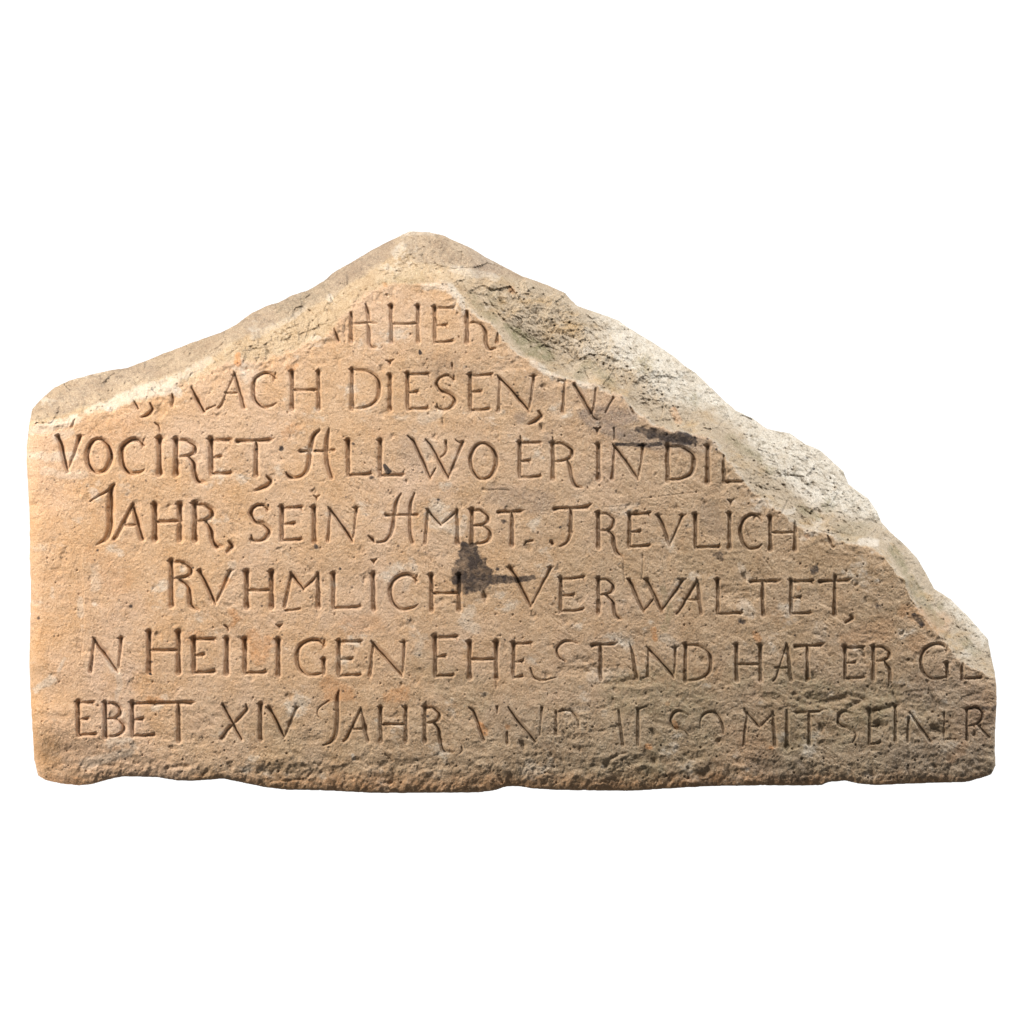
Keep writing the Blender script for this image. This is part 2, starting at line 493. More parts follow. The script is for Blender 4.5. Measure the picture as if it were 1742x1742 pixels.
# line 1
c = Carver(1, 3.1)
c.s((567, 556, 1.2), (572, 570, 2.6), (576, 580, 2.6))
c.stem(597.6, 533, 581, top=False)
c.s((622, 518, 1.4), (626, 530, 3.4), (627, 545, 2.8))
c.s((600, 550, 1.6), (612, 551, 1.6), (629, 549, 2.6), (641, 550, 1.0))
c.c((624, 549, 2.0), (628, 563, 3), (628, 580, 3.2), (632, 589, 2.6), (640, 591.5, 1.4))
c.word()
c.H(665.6, 710.8, 521, 581, 551)
c.E(739.7, 774, 761, 772, 523, 583, 554)
c.stem(794.6, 531, 582, w=3.4, top=False)
c.c((796, 550, 1.6), (808, 549, 1.8), (820, 553, 2.6), (826, 566, 3.4), (826.5, 582, 3.2), (832, 594, 2.8), (843, 593, 1.6))
c.s((846.5, 567, 1.8), (846, 582, 3.0))
# line 2
c = Carver(2, 3.3)
c.s((223, 675, 1.5), (229, 684, 3.2), (235, 695, 2.0))
c.word()
c.comma((256, 687), (259, 697), (252, 706), (241, 710))
c.word()
c.s((293, 672, 2.2), (293, 690, 2.8))
c.word()
c.s((326, 660, 2.0), (336, 680, 4.0), (347, 700, 3.0))
c.s((347, 700, 1.6), (356, 694, 1.6), (367, 690, 0.9))
c.A(399, 375, 415, 636, 693, 669, 384, 407, left=0.35)
c.C(429, 470, 635, 693)
c.H(497, 542, 633, 695, 663)
c.word()
c.D(599, 645, 629, 695)
c.I(663.5, 639, 696)
c.wedge(663.5, 613, 621, 7)
c.E(693.4, 730, 711, 729, 636, 697, 668)
c.S(741, 775, 639, 697)
c.s((769, 617, 1.0), (769, 622, 1.8), (769.5, 628, 1.0))
c.E(800, 838, 820, 834, 638, 699, 667, up=3)
c.N(850, 848, 900, 908, 640, 699)
c.comma((917, 700), (920.5, 708), (912, 716), (899, 722))
c.word()
c.s((961.5, 646, 1.6), (959, 672, 1.9), (957, 701, 2.8))
c.s((950, 647, 0.9), (962, 649, 2.2))
c.s((977, 654, 2.6), (990, 677, 3.4), (1006, 704, 3.4))
c.s((1014, 662, 1.8), (1008, 702, 1.8))
c.c((1006, 704, 2.2), (1012, 712, 2.6), (1021, 714, 1.2))
c.word()
c.s((1043, 678, 2.2), (1037, 688, 1.8), (1030, 702, 1.6))
c.word()
c.s((1072, 692, 2.0), (1077, 703, 2.6))
# line 3
c = Carver(3, 4.3)
c.s((127, 713, 1.2), (122, 726, 2.2))
c.V(102, 115, 137, 743, 803)
c.O(147, 191, 747, 804)
c.C(205, 246, 748, 806)
c.I(271.5, 746, 806)
c.s((263, 719, 1), (270, 723, 2), (272, 735, 1.5))
c.R(300, 332, 748, 806, 777, [(322, 777), (330, 788), (331, 803), (337, 818), (348, 820)])
c.E(359.5, 394, 377, 394, 748, 807, 778)
c.w = 3.6
c.T(436, 404, 466, 750, 752, 808, rise=3)
c.comma((454, 811), (460.5, 819), (453, 828), (433, 835))
c.word()
c.c((487, 804, 1.2), (493, 811, 3.2), (503, 813, 2.4), (515, 809, 2.6), (524, 796, 3.6), (528, 765, 4.0), (533, 743, 3.2), (544, 732, 2.0))
c.c((560, 730, 1.6), (556.5, 750, 3.6), (556, 785, 3.8), (564, 812, 3.6))
c.s((511, 768, 3.0), (528, 767.5, 2.0), (552, 768, 1.8), (569, 766, 1.8))
c.L(592.6, 632, 750, 809)
c.L(647, 687, 750, 810)
c.w = 3.3
c.word()
c.s((693, 742, 1.2), (703, 749, 2.8), (718, 782, 3.4), (731.5, 814, 2.4))
c.s((731.5, 814, 1.8), (741, 797, 1.2))
c.s((725, 749, 1.8), (733, 757, 3.2), (748, 786, 3.4), (762.6, 813, 2.4))
c.s((762.6, 813, 2.0), (775, 782, 2.0), (787, 753, 3.0))
c.c((744, 781, 1.4), (754, 775, 1.8), (759, 766, 2), (758.5, 752, 2.4))
c.c((775, 748, 1.0), (783, 753, 1.8), (788, 752, 2.4))
c.O(798, 846, 754, 815)
c.word()
c.E(884, 921, 902, 920, 753, 813, 785, up=2)
c.s((885, 741, 0.9), (885.5, 750, 1.6))
c.R(940.5, 973, 754, 814, 785, [(966, 785), (970, 797), (972, 812), (979, 826), (990, 829)])
c.s((940, 744, 1.0), (940.5, 756, 2.2))
c.word()
c.I(1018, 757, 815)
c.wedge(1016, 728, 738, 6)
c.N(1046, 1041, 1085, 1094, 758, 814)
c.s((1045, 728, 1.5), (1045, 748, 1.6))
c.w = 3.6
c.word()
c.D(1135.5, 1180, 759, 817)
c.I(1204, 760, 820)
c.s((1231, 776, 2), (1231, 800, 3.0), (1231, 820, 3))
c.arm(1231, 1265, 820, -6, 1)
# line 4
c = Carver(4, 4.4)
c.c((195, 825, 2.2), (189, 836, 4.6), (188, 870, 5.2), (187.5, 898, 5.0), (180, 917, 3.6), (164, 927, 1.2))
c.s((188, 833, 2.6), (172, 842, 2.0), (153, 853, 1.0))
c.A(226, 197, 242, 859, 916, 893, 211, 237, left=0.8)
c.H(264, 306.5, 859, 917, 887)
c.R(331.5, 361, 858, 918, 886, [(350, 886), (359, 900), (361, 917), (368, 929), (378, 930)])
c.comma((390, 922), (395, 929), (386, 939))
c.w = 3.8
c.word()
c.S(425, 459, 859, 921)
c.E(480, 515, 502, 514, 863, 920, 892)
c.I(534.8, 864, 921)
c.wedge(538.5, 843, 851, 6)
c.w = 3.3
c.N(562, 558, 600, 606, 864, 920)
c.word()
c.s((627, 912, 1.2), (634, 918, 3.0), (637, 923, 1.4))
c.c((641, 923, 1.2), (655, 920, 2.2), (666, 906, 3.0), (670.5, 880, 3.2), (674, 857, 2.8), (682, 840, 1.4))
c.c((705, 839, 1.2), (699, 857, 2.6), (697, 885, 2.8), (698, 908, 3), (702, 923, 3.0))
c.s((656, 876, 2.8), (672, 877, 1.7), (697, 876, 1.7), (710, 876, 2.4))
c.M(728, 723, 750, 893, 777, 778.5, 868, 924)
c.B(802.6, 830, 834, 868, 926, 894)
c.T(871, 848, 893, 871, 872, 927, rise=3)
c.s((891, 929, 1), (896, 922, 1.5), (906, 920, 1.8))
c.s((822, 833, 2.6), (830, 834.5, 1.4), (846, 833, 1.0), (866, 834.5, 1.2), depth=1.0)
c.word()
c.T(971, 943, 1007, 865, 867, 905, rise=8)
c.c((971, 900, 3), (969, 913, 2.8), (963, 924, 2), (951, 930, 1.2))
c.s((938, 922, 2.6), (940, 925, 2.6))
c.R(1018, 1044, 873, 931, 903, [(1034, 903), (1043, 911), (1045, 930), (1050, 941), (1058, 945)])
c.E(1071, 1106, 1090, 1106, 874, 931, 905, up=3)
c.V(1122, 1139, 1161, 877, 929)
c.L(1183, 1225, 876, 932)
c.I(1241, 874, 932)
c.wedge(1243, 850, 860, 6)
c.C(1258, 1296, 876, 934, serif=False)
c.c((1281, 886, 1.2), (1284, 880, 2.2), (1292, 876, 2.2), (1299, 880, 1.0))
c.H(1310, 1352, 880, 934, 906)
c.word()
c.s((1408, 912, 1.4), (1413, 922, 2.2), (1417, 931, 2.4))
# line 5
c = Carver(5, 4.0)
c.R(292, 325, 956, 1030, 984, [(306, 986), (320, 996), (323, 1012), (325, 1030), (338, 1037)])
c.V(342, 367, 392, 972, 1028)
c.H(420, 462, 974, 1032, 1004)
c.w = 3.5
c.M(496, 484, 517, 1002, 541, 542, 976, 1032)
c.s((486, 1039, 2.0), (498, 1038, 1.2), (511, 1036, 1.6))
c.L(567.5, 614, 977, 1035)
c.I(635.5, 977, 1036)
c.wedge(636, 952, 959, 5)
c.C(662, 711, 978, 1037)
c.H(734, 781, 979, 1037, 1009)
c.s((824, 1008, 3.0), (825.5, 1015, 6.0), (826, 1023, 3.5), depth=1.1)
c.word()
c.V(870, 903, 937, 966, 1032)
c.w = 3.1
c.E(954, 995, 977, 993, 984, 1041, 1013, up=5)
c.R(1018, 1043, 985, 1042, 1012, [(1031, 1012), (1042, 1023), (1045, 1040), (1049, 1049), (1057, 1053)])
c.s((1066, 985, 1.2), (1071, 987, 3.0), (1083, 1014, 3.3), (1094, 1040, 2.6))
c.s((1094, 1040, 1.8), (1113, 1018, 1.6))
c.s((1095, 985, 1.2), (1101, 987, 3.0), (1114, 1014, 3.5), (1125, 1040, 2.8))
c.s((1125, 1040, 2.0), (1143, 1014, 2.4), (1162, 987, 2.6))
c.s((1153, 985, 1.0), (1162, 988, 2.4), (1168, 985, 1.0))
c.A(1186, 1154, 1192.5, 988, 1043, 1020, 1163, 1188, left=0.9)
c.L(1220.8, 1263, 987, 1045)
c.T(1297.5, 1277, 1329, 989, 991, 1046, rise=2)
c.E(1345.5, 1384, 1363, 1380, 988, 1045, 1017)
c.T(1420, 1395, 1450, 989, 980, 1045, rise=5)
c.comma((1447, 1047), (1450, 1052), (1438, 1060))
# line 6
c = Carver(6, 3.9)
c.s((142, 1008, 0.9), (142.5, 1040, 1.1), (141, 1095, 0.9), (137, 1120, 0.8), depth=0.7)
c.N(161, 154, 201, 206, 1086, 1142)
c.word()
c.H(254, 304, 1076, 1143, 1106)
c.E(330, 366, 348, 366, 1087, 1145, 1115)
c.I(386, 1087, 1145)
c.s((381, 1064, 1), (388, 1068, 2.0), (388, 1074, 1))
c.L(417, 453, 1088, 1146)
c.I(473.5, 1089, 1147)
c.wedge(475, 1063, 1070, 6)
c.w = 3.5
c.G(503, 554, 1089, 1149)
c.E(576.6, 616, 600, 614, 1091, 1150, 1122)
c.N(635, 629.5, 684, 688, 1092, 1149)
c.word()
c.E(740.6, 779, 759, 772, 1083, 1151, 1117, up=2)
c.H(799, 844.5, 1093, 1153, 1121.5)
c.s((844, 1150, 1.6), (843.5, 1172, 0.8))
c.w = 3.1
c.E(873.6, 905, 890, 890, 1094, 1153, 1126)
c.c((982, 1094, 1.2), (972, 1091, 1.8), (957, 1093, 2.2), (947, 1104, 2.4), (950, 1117, 2.2), (962, 1124, 1.6))
c.c((903, 1138, 1.6), (908, 1152, 2.0), (923, 1157, 1.6), (944, 1153, 1.0))
c.T(1021.8, 1007, 1051, 1097, 1098, 1154, rise=4)
c.A(1073, 1060, 1083, 1101, 1153, 1130, left=0)
c.N(1104, 1101, 1146, 1149, 1101, 1151)
c.D(1166, 1209, 1097, 1158)
c.word()
c.H(1253, 1293.5, 1098, 1157, 1130)
c.A(1338, 1318, 1346, 1097, 1157, 1136, 1320, 1343, left=0.4)
c.T(1373.3, 1353, 1404, 1099, 1101, 1155, rise=5)
c.word()
c.E(1437.5, 1471, 1456, 1471, 1101, 1155, 1128)
c.R(1485.7, 1513, 1100, 1156, 1125, [(1505, 1125), (1513, 1138), (1514, 1152), (1512, 1166)])
c.word()
c.G(1564, 1614, 1096, 1155)
c.s((1637, 1126, 2.0), (1637, 1155, 3.2))
c.arm(1637, 1671, 1154, -5, 1)
# line 7
c = Carver(7, 3.6)
c.E(133.5, 160, 151, 164, 1195, 1251, 1224)
c.B(179.5, 205, 211, 1196, 1253, 1223)
c.E(225.3, 262, 244, 264, 1196, 1253, 1224)
c.T(304, 264, 333, 1196, 1197, 1260, rise=1)
c.word()
c.s((379, 1199, 2.4), (394, 1226, 3.4), (411, 1257, 3.0))
c.c((419, 1199, 1.4), (420, 1208, 2.6), (408, 1221, 2.6), (394, 1235, 2.8), (377, 1256, 3.6))
c.I(443.4, 1199, 1257)
c.V(460, 484, 504, 1204, 1255)
c.w = 3.2
c.word()
c.c((577, 1175, 1.2), (574, 1188, 3.0), (573.5, 1220, 3.5), (572, 1246, 3.2), (564, 1262, 2.6), (550, 1268, 1.2))
c.c((560, 1192, 1.0), (543, 1205, 1.1), (540, 1216, 1.2), (546, 1222, 0.9))
c.A(614, 588, 626, 1207, 1260, 1240, 598, 622, left=0.7)
c.H(647.6, 690.4, 1204, 1261, 1232)
c.R(722.5, 747.5, 1203, 1261, 1230, [(738, 1230), (746, 1240), (749, 1262), (755, 1277), (770, 1280)])
c.s((785, 1271, 1.2), (786, 1277, 1.8), (782, 1283, 1))
c.word()
c.s((798, 1204, 1.2), (806, 1209, 2.6), (814, 1233, 3.0), (822, 1258, 3.0))
c.s((846, 1203, 2.0), (846, 1213, 1.4))
c.s((863.2, 1247, 2), (863.2, 1265, 2.4))
c.w = 2.9
c.s((865, 1204, 1.4), (880, 1225, 3.0), (911, 1261, 2.4))
c.s((922, 1204, 2.4), (920, 1225, 1.6), (918, 1250, 1.4))
c.s((946, 1212, 2.4), (946, 1249, 2.8))
c.c((946, 1213, 1.6), (960, 1208, 1.8), (975, 1213, 2.4), (983, 1226, 2.4), (985, 1238, 1.4))
c.word()
c.s((1053, 1210, 2.0), (1056, 1240, 2.6), (1059, 1267, 2.8))
c.s((1085, 1207, 2.4), (1085, 1240, 2.8), (1085, 1267, 2.6))
c.s((1085, 1208, 1.8), (1100, 1202, 1.0))
c.word()
c.c((1171, 1216, 1.2), (1158, 1210, 2.0), (1146, 1214, 2.6), (1141, 1227, 2.8), (1148, 1238, 2.2), (1163, 1242, 1.6), (1171, 1252, 1.4))
c.c((1191, 1240, 1.0), (1193, 1221, 2.0), (1208, 1211, 2.2), (1223, 1217, 2.8), (1229, 1233, 2.6), (1231, 1248, 1.4))
c.word()
c.M(1271, 1264, 1292, 1237, 1315, 1318, 1212, 1268)
c.I(1338.5, 1209, 1268, top=False)
c.T(1376.5, 1355, 1400, 1212, 1214, 1266, rise=4)
c.word()
c.c((1450, 1214, 1.4), (1437, 1210, 2.2), (1426, 1218, 2.8), (1427, 1232, 2.8), (1445, 1239, 2.6), (1456, 1249, 2.4), (1450, 1263, 1.4))
c.E(1479, 1498, 1495, 1498, 1207, 1266, 1236)
c.stem(1523, 1202, 1260, top=False)
c.s((1546, 1222, 2.4), (1544, 1262, 2.2))
c.s((1548, 1212, 2.0), (1566, 1238, 2.8), (1583, 1261, 2.6))
c.s((1606, 1212, 1.4), (1606, 1258, 1.4))
c.s((1606, 1258, 1.4), (1626, 1257, 1.4))
c.stem(1645, 1207, 1258, w=2.4)
c.c((1645, 1206, 2.2), (1662, 1204, 2.6), (1671, 1215, 2.6), (1664, 1230, 2.2), (1646, 1236, 1.4))
c.c((1662, 1232, 1.8), (1673, 1244, 2.2), (1683, 1254, 2.4))

# ------------------------------------------------------------------ inscribed face
EWX0 = 6 * fbm(X, Y, 12, 2, 481)
rough = np.clip(0.15 + 0.5 * sstep(600, 1500, X) + 0.55 * sstep(1120, 1280, Y) + 0.35 * sstep(1000, 1250, Y) * sstep(900, 1300, X), 0, 1.3)
FACE = 3.4 * fbm(X, Y, 160, 2, 101) + 1.6 * fbm(X, Y, 45, 2, 111)
FACE = FACE - 7.0 * (1 - sstep(0, 34, IN)) * np.clip(fbm(X, Y, 26, 3, 113, 0.6) + 0.05, 0, 1)       # bruised lip along the break
tool = fbm(X * 0.86 + Y * 0.5, (Y * 0.86 - X * 0.5) * 2.4, 30, 2, 121)
FACE = FACE + (0.5 + 0.8 * rough) * tool
FACE = FACE + (0.25 + 1.0 * rough) * fbm(X, Y * 1.5, 24, 3, 131, 0.6)
FACE = FACE + (1.15 + 0.7 * rough) * fbm(X, Y, 11, 3, 141, 0.85) + 0.35 * fbm(X, Y, 3.2, 1, 149)
p1, p2, pr, ps, _a, _b = worley(X, Y, 19, 4)                          # small open pores
FACE = FACE - np.where(pr > 0.62, 1, 0) * (1.0 + 2.6 * ps) * (1 - sstep(0.03, 0.05 + 0.10 * ps, p1)) * (0.5 + 0.7 * rough)
p1, p2, pr, ps, _a, _b = worley(X, Y, 9, 6)
FACE = FACE - np.where(pr > 0.7, 1, 0) * (1.6 * ps) * (1 - sstep(0.08, 0.24, p1)) * (0.35 + 0.6 * rough)
scuff = sstep(0.45, 0.75, fbm(X * 0.8 + Y * 0.6, (Y * 0.8 - X * 0.6) * 5.0, 70, 3, 441, 0.6, True) * sstep(-0.1, 0.4, fbm(X, Y, 110, 2, 451)))
FACE = FACE - 0.9 * scuff
FACE = FACE - 1.6 * sstep(0.28, 0.5, fbm(X, Y, 40, 3, 461, 0.55)) - 1.8 * sstep(0.42, 0.6, fbm(X, Y, 15, 3, 471, 0.6)) * (0.4 + 0.8 * rough)
p1, p2, pr, ps, _a, _b = worley(X + EWX0, Y + EWX0, 62, 14)                # a few larger knocks
FACE = FACE - np.where(pr > 0.55, 1, 0) * (1.5 + 2.5 * ps) * (1 - sstep(0.03, 0.07 + 0.09 * ps, p1)) * (0.6 + 0.5 * rough)
# weathered lower band and spalled patches
spall = sstep(0.12, 0.35, fbm(X, Y * 2.0, 60, 3, 151, 0.55) + 0.22 * (rough - 0.75))
FACE = FACE - 1.6 * spall * sstep(0.4, 0.9, rough)
crust_d = np.minimum(np.sqrt(((X - 975) / 1.5) ** 2 + (Y - 1237) ** 2), np.sqrt(((X - 912) / 1.2) ** 2 + (Y - 1300) ** 2) + 8)
crust = 1 - sstep(16, 52, crust_d + 16 * fbm(X, Y, 30, 2, 161))
FACE = FACE + crust * (2.7 * fbm(X, Y, 13, 3, 171, 0.7, True) - 1.4)
DENT = np.zeros_like(G)
for pts, dp in [

    ([(1290, 968, 1.6), (1312, 1002, 1.4)], 0.7), ([(1300, 950, 1.2), (1336, 1000, 1.6)], 0.7), ([(1266, 892, 1), (1280, 922, 2)], 0.8),
    ([(1395, 1025, 2), (1445, 1048, 3)], 0.6), ([(1060, 945, 1.5), (1062, 990, 1.8)], 0.8), ([(1094, 945, 1.5), (1092, 985, 1.6)], 0.8),
    ([(1124, 945, 1), (1133, 1000, 1.5)], 0.4), ([(655, 1283, 2), (663, 1288, 4), (667, 1294, 3)], 1.0),
    ([(1095, 848, 1), (1180, 838, 1.2)], 0.5), ([(1010, 865, 1), (1090, 858, 1)], 0.5), ([(1440, 1180, 3), (1470, 1190, 6), (1440, 1206, 3)], 0.7),
    ([(1375, 1188, 3), (1410, 1194, 5), (1440, 1186, 4)], 0.7), ([(1520, 1180, 3), (1528, 1200, 5), (1500, 1206, 4)], 0.7), ([(1580, 1172, 2), (1590, 1192, 4), (1610, 1204, 4)], 0.7),
    ([(1590, 1240, 6), (1606, 1246, 6)], 0.8), ([(1494, 1232, 6), (1503, 1234, 6)], 0.9), ([(760, 1290, 2), (765, 1300, 3)], 0.8),
    ([(460, 1330, 1.5), (520, 1326, 2), (534, 1310, 1.5)], 0.9), ([(284, 1306, 3), (320, 1304, 4)], 0.8), ([(345, 1318, 4), (352, 1312, 4)], 0.8),
    ([(1030, 1302, 5), (1040, 1290, 3), (1065, 1280, 2)], 0.9), ([(1195, 1316, 6), (1205, 1312, 6)], 0.8), ([(540, 820, 1), (552, 818, 1.4)], 0.5),
    ([(921, 725, 4), (922, 730, 4)], 0.9), ([(692, 818, 2.6), (692.5, 819, 2.6)], 1.2), ([(753, 713, 2.4), (754, 722, 2)], 0.9), ([(683, 1163, 2.5), (683.5, 1164, 2.5)], 1.1)]:
    carve(pts, dp, 0, DENT)
worn = np.clip(1.05 - 0.12 * np.clip(rough - 0.5, 0, 1) + 0.34 * fbm(X, Y, 38, 3, 181), 0.3, 1.2)
worn = worn * (1 - 0.35 * crust) * (1 - 0.3 * spall * sstep(0.5, 1.0, rough))
GROOVE = G * worn
FACE = FACE - GROOVE - DENT
ERO = np.zeros_like(G)
EWX, EWY = 16 * fbm(X, Y, 40, 3, 401), 10 * fbm(X, Y, 30, 3, 411)
for x0, y0, rx, ry, a in [(1258, 1014, 48, 18, 1), (1000, 1136, 52, 17, 1), (1070, 1160, 60, 9, 0.8), (960, 1140, 24, 16, 0.6), (1130, 1030, 12, 40, 0.5), (1400, 1190, 60, 12, 0.8),
                          (1500, 1175, 50, 16, 0.8), (1560, 1200, 60, 14, 0.7), (1600, 1245, 30, 20, 0.8), (1500, 1240, 20, 16, 0.6), (1100, 1185, 60, 14, 0.5), (1215, 1230, 40, 30, 0.4), (1300, 1185, 40, 10, 0.5),
                          (390, 985, 14, 12, 0.5), (280, 1212, 18, 20, 0.7), (770, 1165, 50, 14, 0.5), (1160, 1290, 60, 14, 0.8), (1040, 1300, 60, 16, 0.8), (720, 1300, 90, 12, 0.7), (520, 1310, 90, 14, 0.7)]:
    q = np.sqrt(((X + EWX - x0) / rx) ** 2 + ((Y + EWY - y0) / ry) ** 2)
    ERO = np.maximum(ERO, a * (1 - sstep(0.45, 1.15, q)))
FACE = FACE - ERO * (2.4 + 4.2 * fbm(X, Y * 1.7, 22, 3, 421, 0.65))
# left margin: a plain strip that falls away towards the edge, lower corner knocked off
marg = np.clip(142 + 5 * fbm(X * 0, Y, 80, 2, 191) - X, 0, None)
FACE = FACE - 0.045 * marg - 0.0009 * marg ** 2 - 1.2 * sstep(0, 5, marg) * sstep(900, 1000, Y) * (1 - sstep(1090, 1130, Y))
corner = np.clip(0.55 * (230 - X) + (Y - 1275) + 14 * fbm(X, Y, 50, 3, 201), 0, None)
FACE = FACE - 0.22 * corner * sstep(1230, 1290, Y)
chip = np.clip((112 - X) + 0.9 * (Y - 1150) - 0.3 * np.clip(Y - 1170, 0, 60), 0, None) * (1 - sstep(1175, 1215, Y)) * sstep(1130, 1150, Y)
FACE = FACE - 0.10 * chip
# ragged underside: the face rolls back towards the foot
foot = np.clip(Y - (1284 + 16 * fbm(X, Y * 0, 90, 3, 211)), 0, None)
FACE = FACE - 0.03 * foot - 0.0024 * foot ** 2 + sstep(0, 18, foot) * (6.5 * fbm(X, Y, 60, 4, 221, 0.6) + 2.2 * fbm(X, Y, 11, 2, 225))

# cracks in the broken faces
CR = np.zeros_like(G)
for pts in [
    [(1415, 884, 1.5), (1430, 889, 3.2), (1455, 887, 2.6), (1480, 886, 3.0), (1495, 892, 2)],
    [(1345, 856, 1.2), (1375, 872, 2.8), (1395, 882, 1.6), (1420, 890, 1)], [(1420, 905, 1.5), (1455, 912, 3), (1470, 904, 2), (1490, 915, 3), (1506, 920, 3)],
    [(1312, 759, 1.2), (1335, 770, 1.6), (1355, 780, 1.6), (1366, 787, 1)], [(1295, 790, 1), (1318, 800, 3), (1330, 815, 2)],
    [(1350, 810, 2), (1372, 825, 3), (1380, 832, 2)], [(1500, 905, 2), (1520, 930, 4), (1535, 965, 4), (1542, 975, 2)],
    [(1010, 550, 1), (1030, 565, 3), (1038, 578, 2)], [(1020, 563, 2), (1030, 566, 3)], [(1050, 585, 1.5), (1060, 588, 2.4)],
    [(848, 495, 1), (851, 515, 2.2), (853, 525, 1)], [(830, 485, 0.8), (828, 505, 1), (842, 525, 1.2)], [(840, 525, 1), (870, 560, 2.2), (900, 580, 1.5)],
    [(1012, 575, 1.2), (1005, 580, 1)], [(945, 562, 1.2), (952, 567, 1.6)], [(1255, 735, 1), (1275, 748, 1), (1290, 752, 1)],
    [(1550, 1010, 1.2), (1557, 1030, 1.8), (1562, 1045, 1)], [(1620, 1110, 1), (1650, 1115, 1.4), (1668, 1112, 1)], [(1500, 880, 2), (1508, 900, 3)],
    [(1200, 700, 0.8), (1230, 712, 1), (1262, 726, 1)], [(1380, 890, 1.0), (1408, 896, 1.4)], [(557, 527, 2.4), (558, 529, 2.4)]]:
    carve(curve(pts), 1.0, 0, CR)
f_, s_, c1_, c2_, _a, _b = worley(X + 0.3 * Y, Y * 1.3, 13, 8)
FR = FR - CR - np.where(c1_ > 0.50, 1, 0) * 5.5 * c2_ * (1 - sstep(0.06, 0.22, f_)) * (0.55 + 0.45 * right)

# join: whichever surface lies deeper is what is left of the stone
DIFF = FACE + GROOVE - FR                                             # > 0 where the stone broke away
kk = 1.2
hh = np.clip(0.5 + 0.5 * (FR - FACE) / kk, 0, 1)
H = FR * (1 - hh) + FACE * hh - kk * hh * (1 - hh)
Rr = 13 + 12 * (1 - sstep(50, 110, X)) - 1 * sstep(1290, 1330, Y)
e = np.clip(SD / Rr, 0, 1)
H = H - Rr * (1 - np.sqrt(np.clip(1 - (1 - e) ** 2, 0, 1))) * 0.6
BROKEN = sstep(-0.5, 5.0, DIFF + 2.5 * fbm(X, Y, 16, 3, 115))

# ------------------------------------------------------------------ colour masks (stains, chips, growth)
WX = X + 7 * fbm(X, Y, 28, 3, 231, 0.6) + 2.5 * fbm(X, Y, 7, 2, 233)
WY = Y + 7 * fbm(X, Y, 28, 3, 241, 0.6) + 2.5 * fbm(X, Y, 7, 2, 243)


def paint(strokes, lo=0.55, hi=1.25):
    m = np.zeros_like(G)
    for pts, s in strokes:
        if len(pts) == 1:
            pts = [pts[0], (pts[0][0] + 0.5, pts[0][1], pts[0][2])]
        for (x0, y0, w0), (x1, y1, w1) in zip(pts[:-1], pts[1:]):
            mm = max(w0, w1) * 1.6 + 14
            i0 = max(int((min(x0, x1) - mm - 38) / STEP), 0)
            i1 = min(int((max(x0, x1) + mm - 38) / STEP) + 2, NX)
            j0 = max(int((min(y0, y1) - mm - 384) / STEP), 0)
            j1 = min(int((max(y0, y1) + mm - 384) / STEP) + 2, NY)
            if i0 >= i1 or j0 >= j1:
                continue
            sl = (slice(j0, j1), slice(i0, i1))
            k = min(1.0, max(w0, w1) / 9.0)                          # small marks wander less
            ax, ay = X[sl] + (WX[sl] - X[sl]) * k, Y[sl] + (WY[sl] - Y[sl]) * k
            dx, dy = x1 - x0, y1 - y0
            t = np.clip(((ax - x0) * dx + (ay - y0) * dy) / (dx * dx + dy * dy + 1e-6), 0, 1)
            d = np.sqrt((ax - x0 - t * dx) ** 2 + (ay - y0 - t * dy) ** 2)
            w = w0 + (w1 - w0) * t
            v = s * (1 - sstep(lo, hi, d / w))
            m[sl] = np.maximum(m[sl], v)
    return m


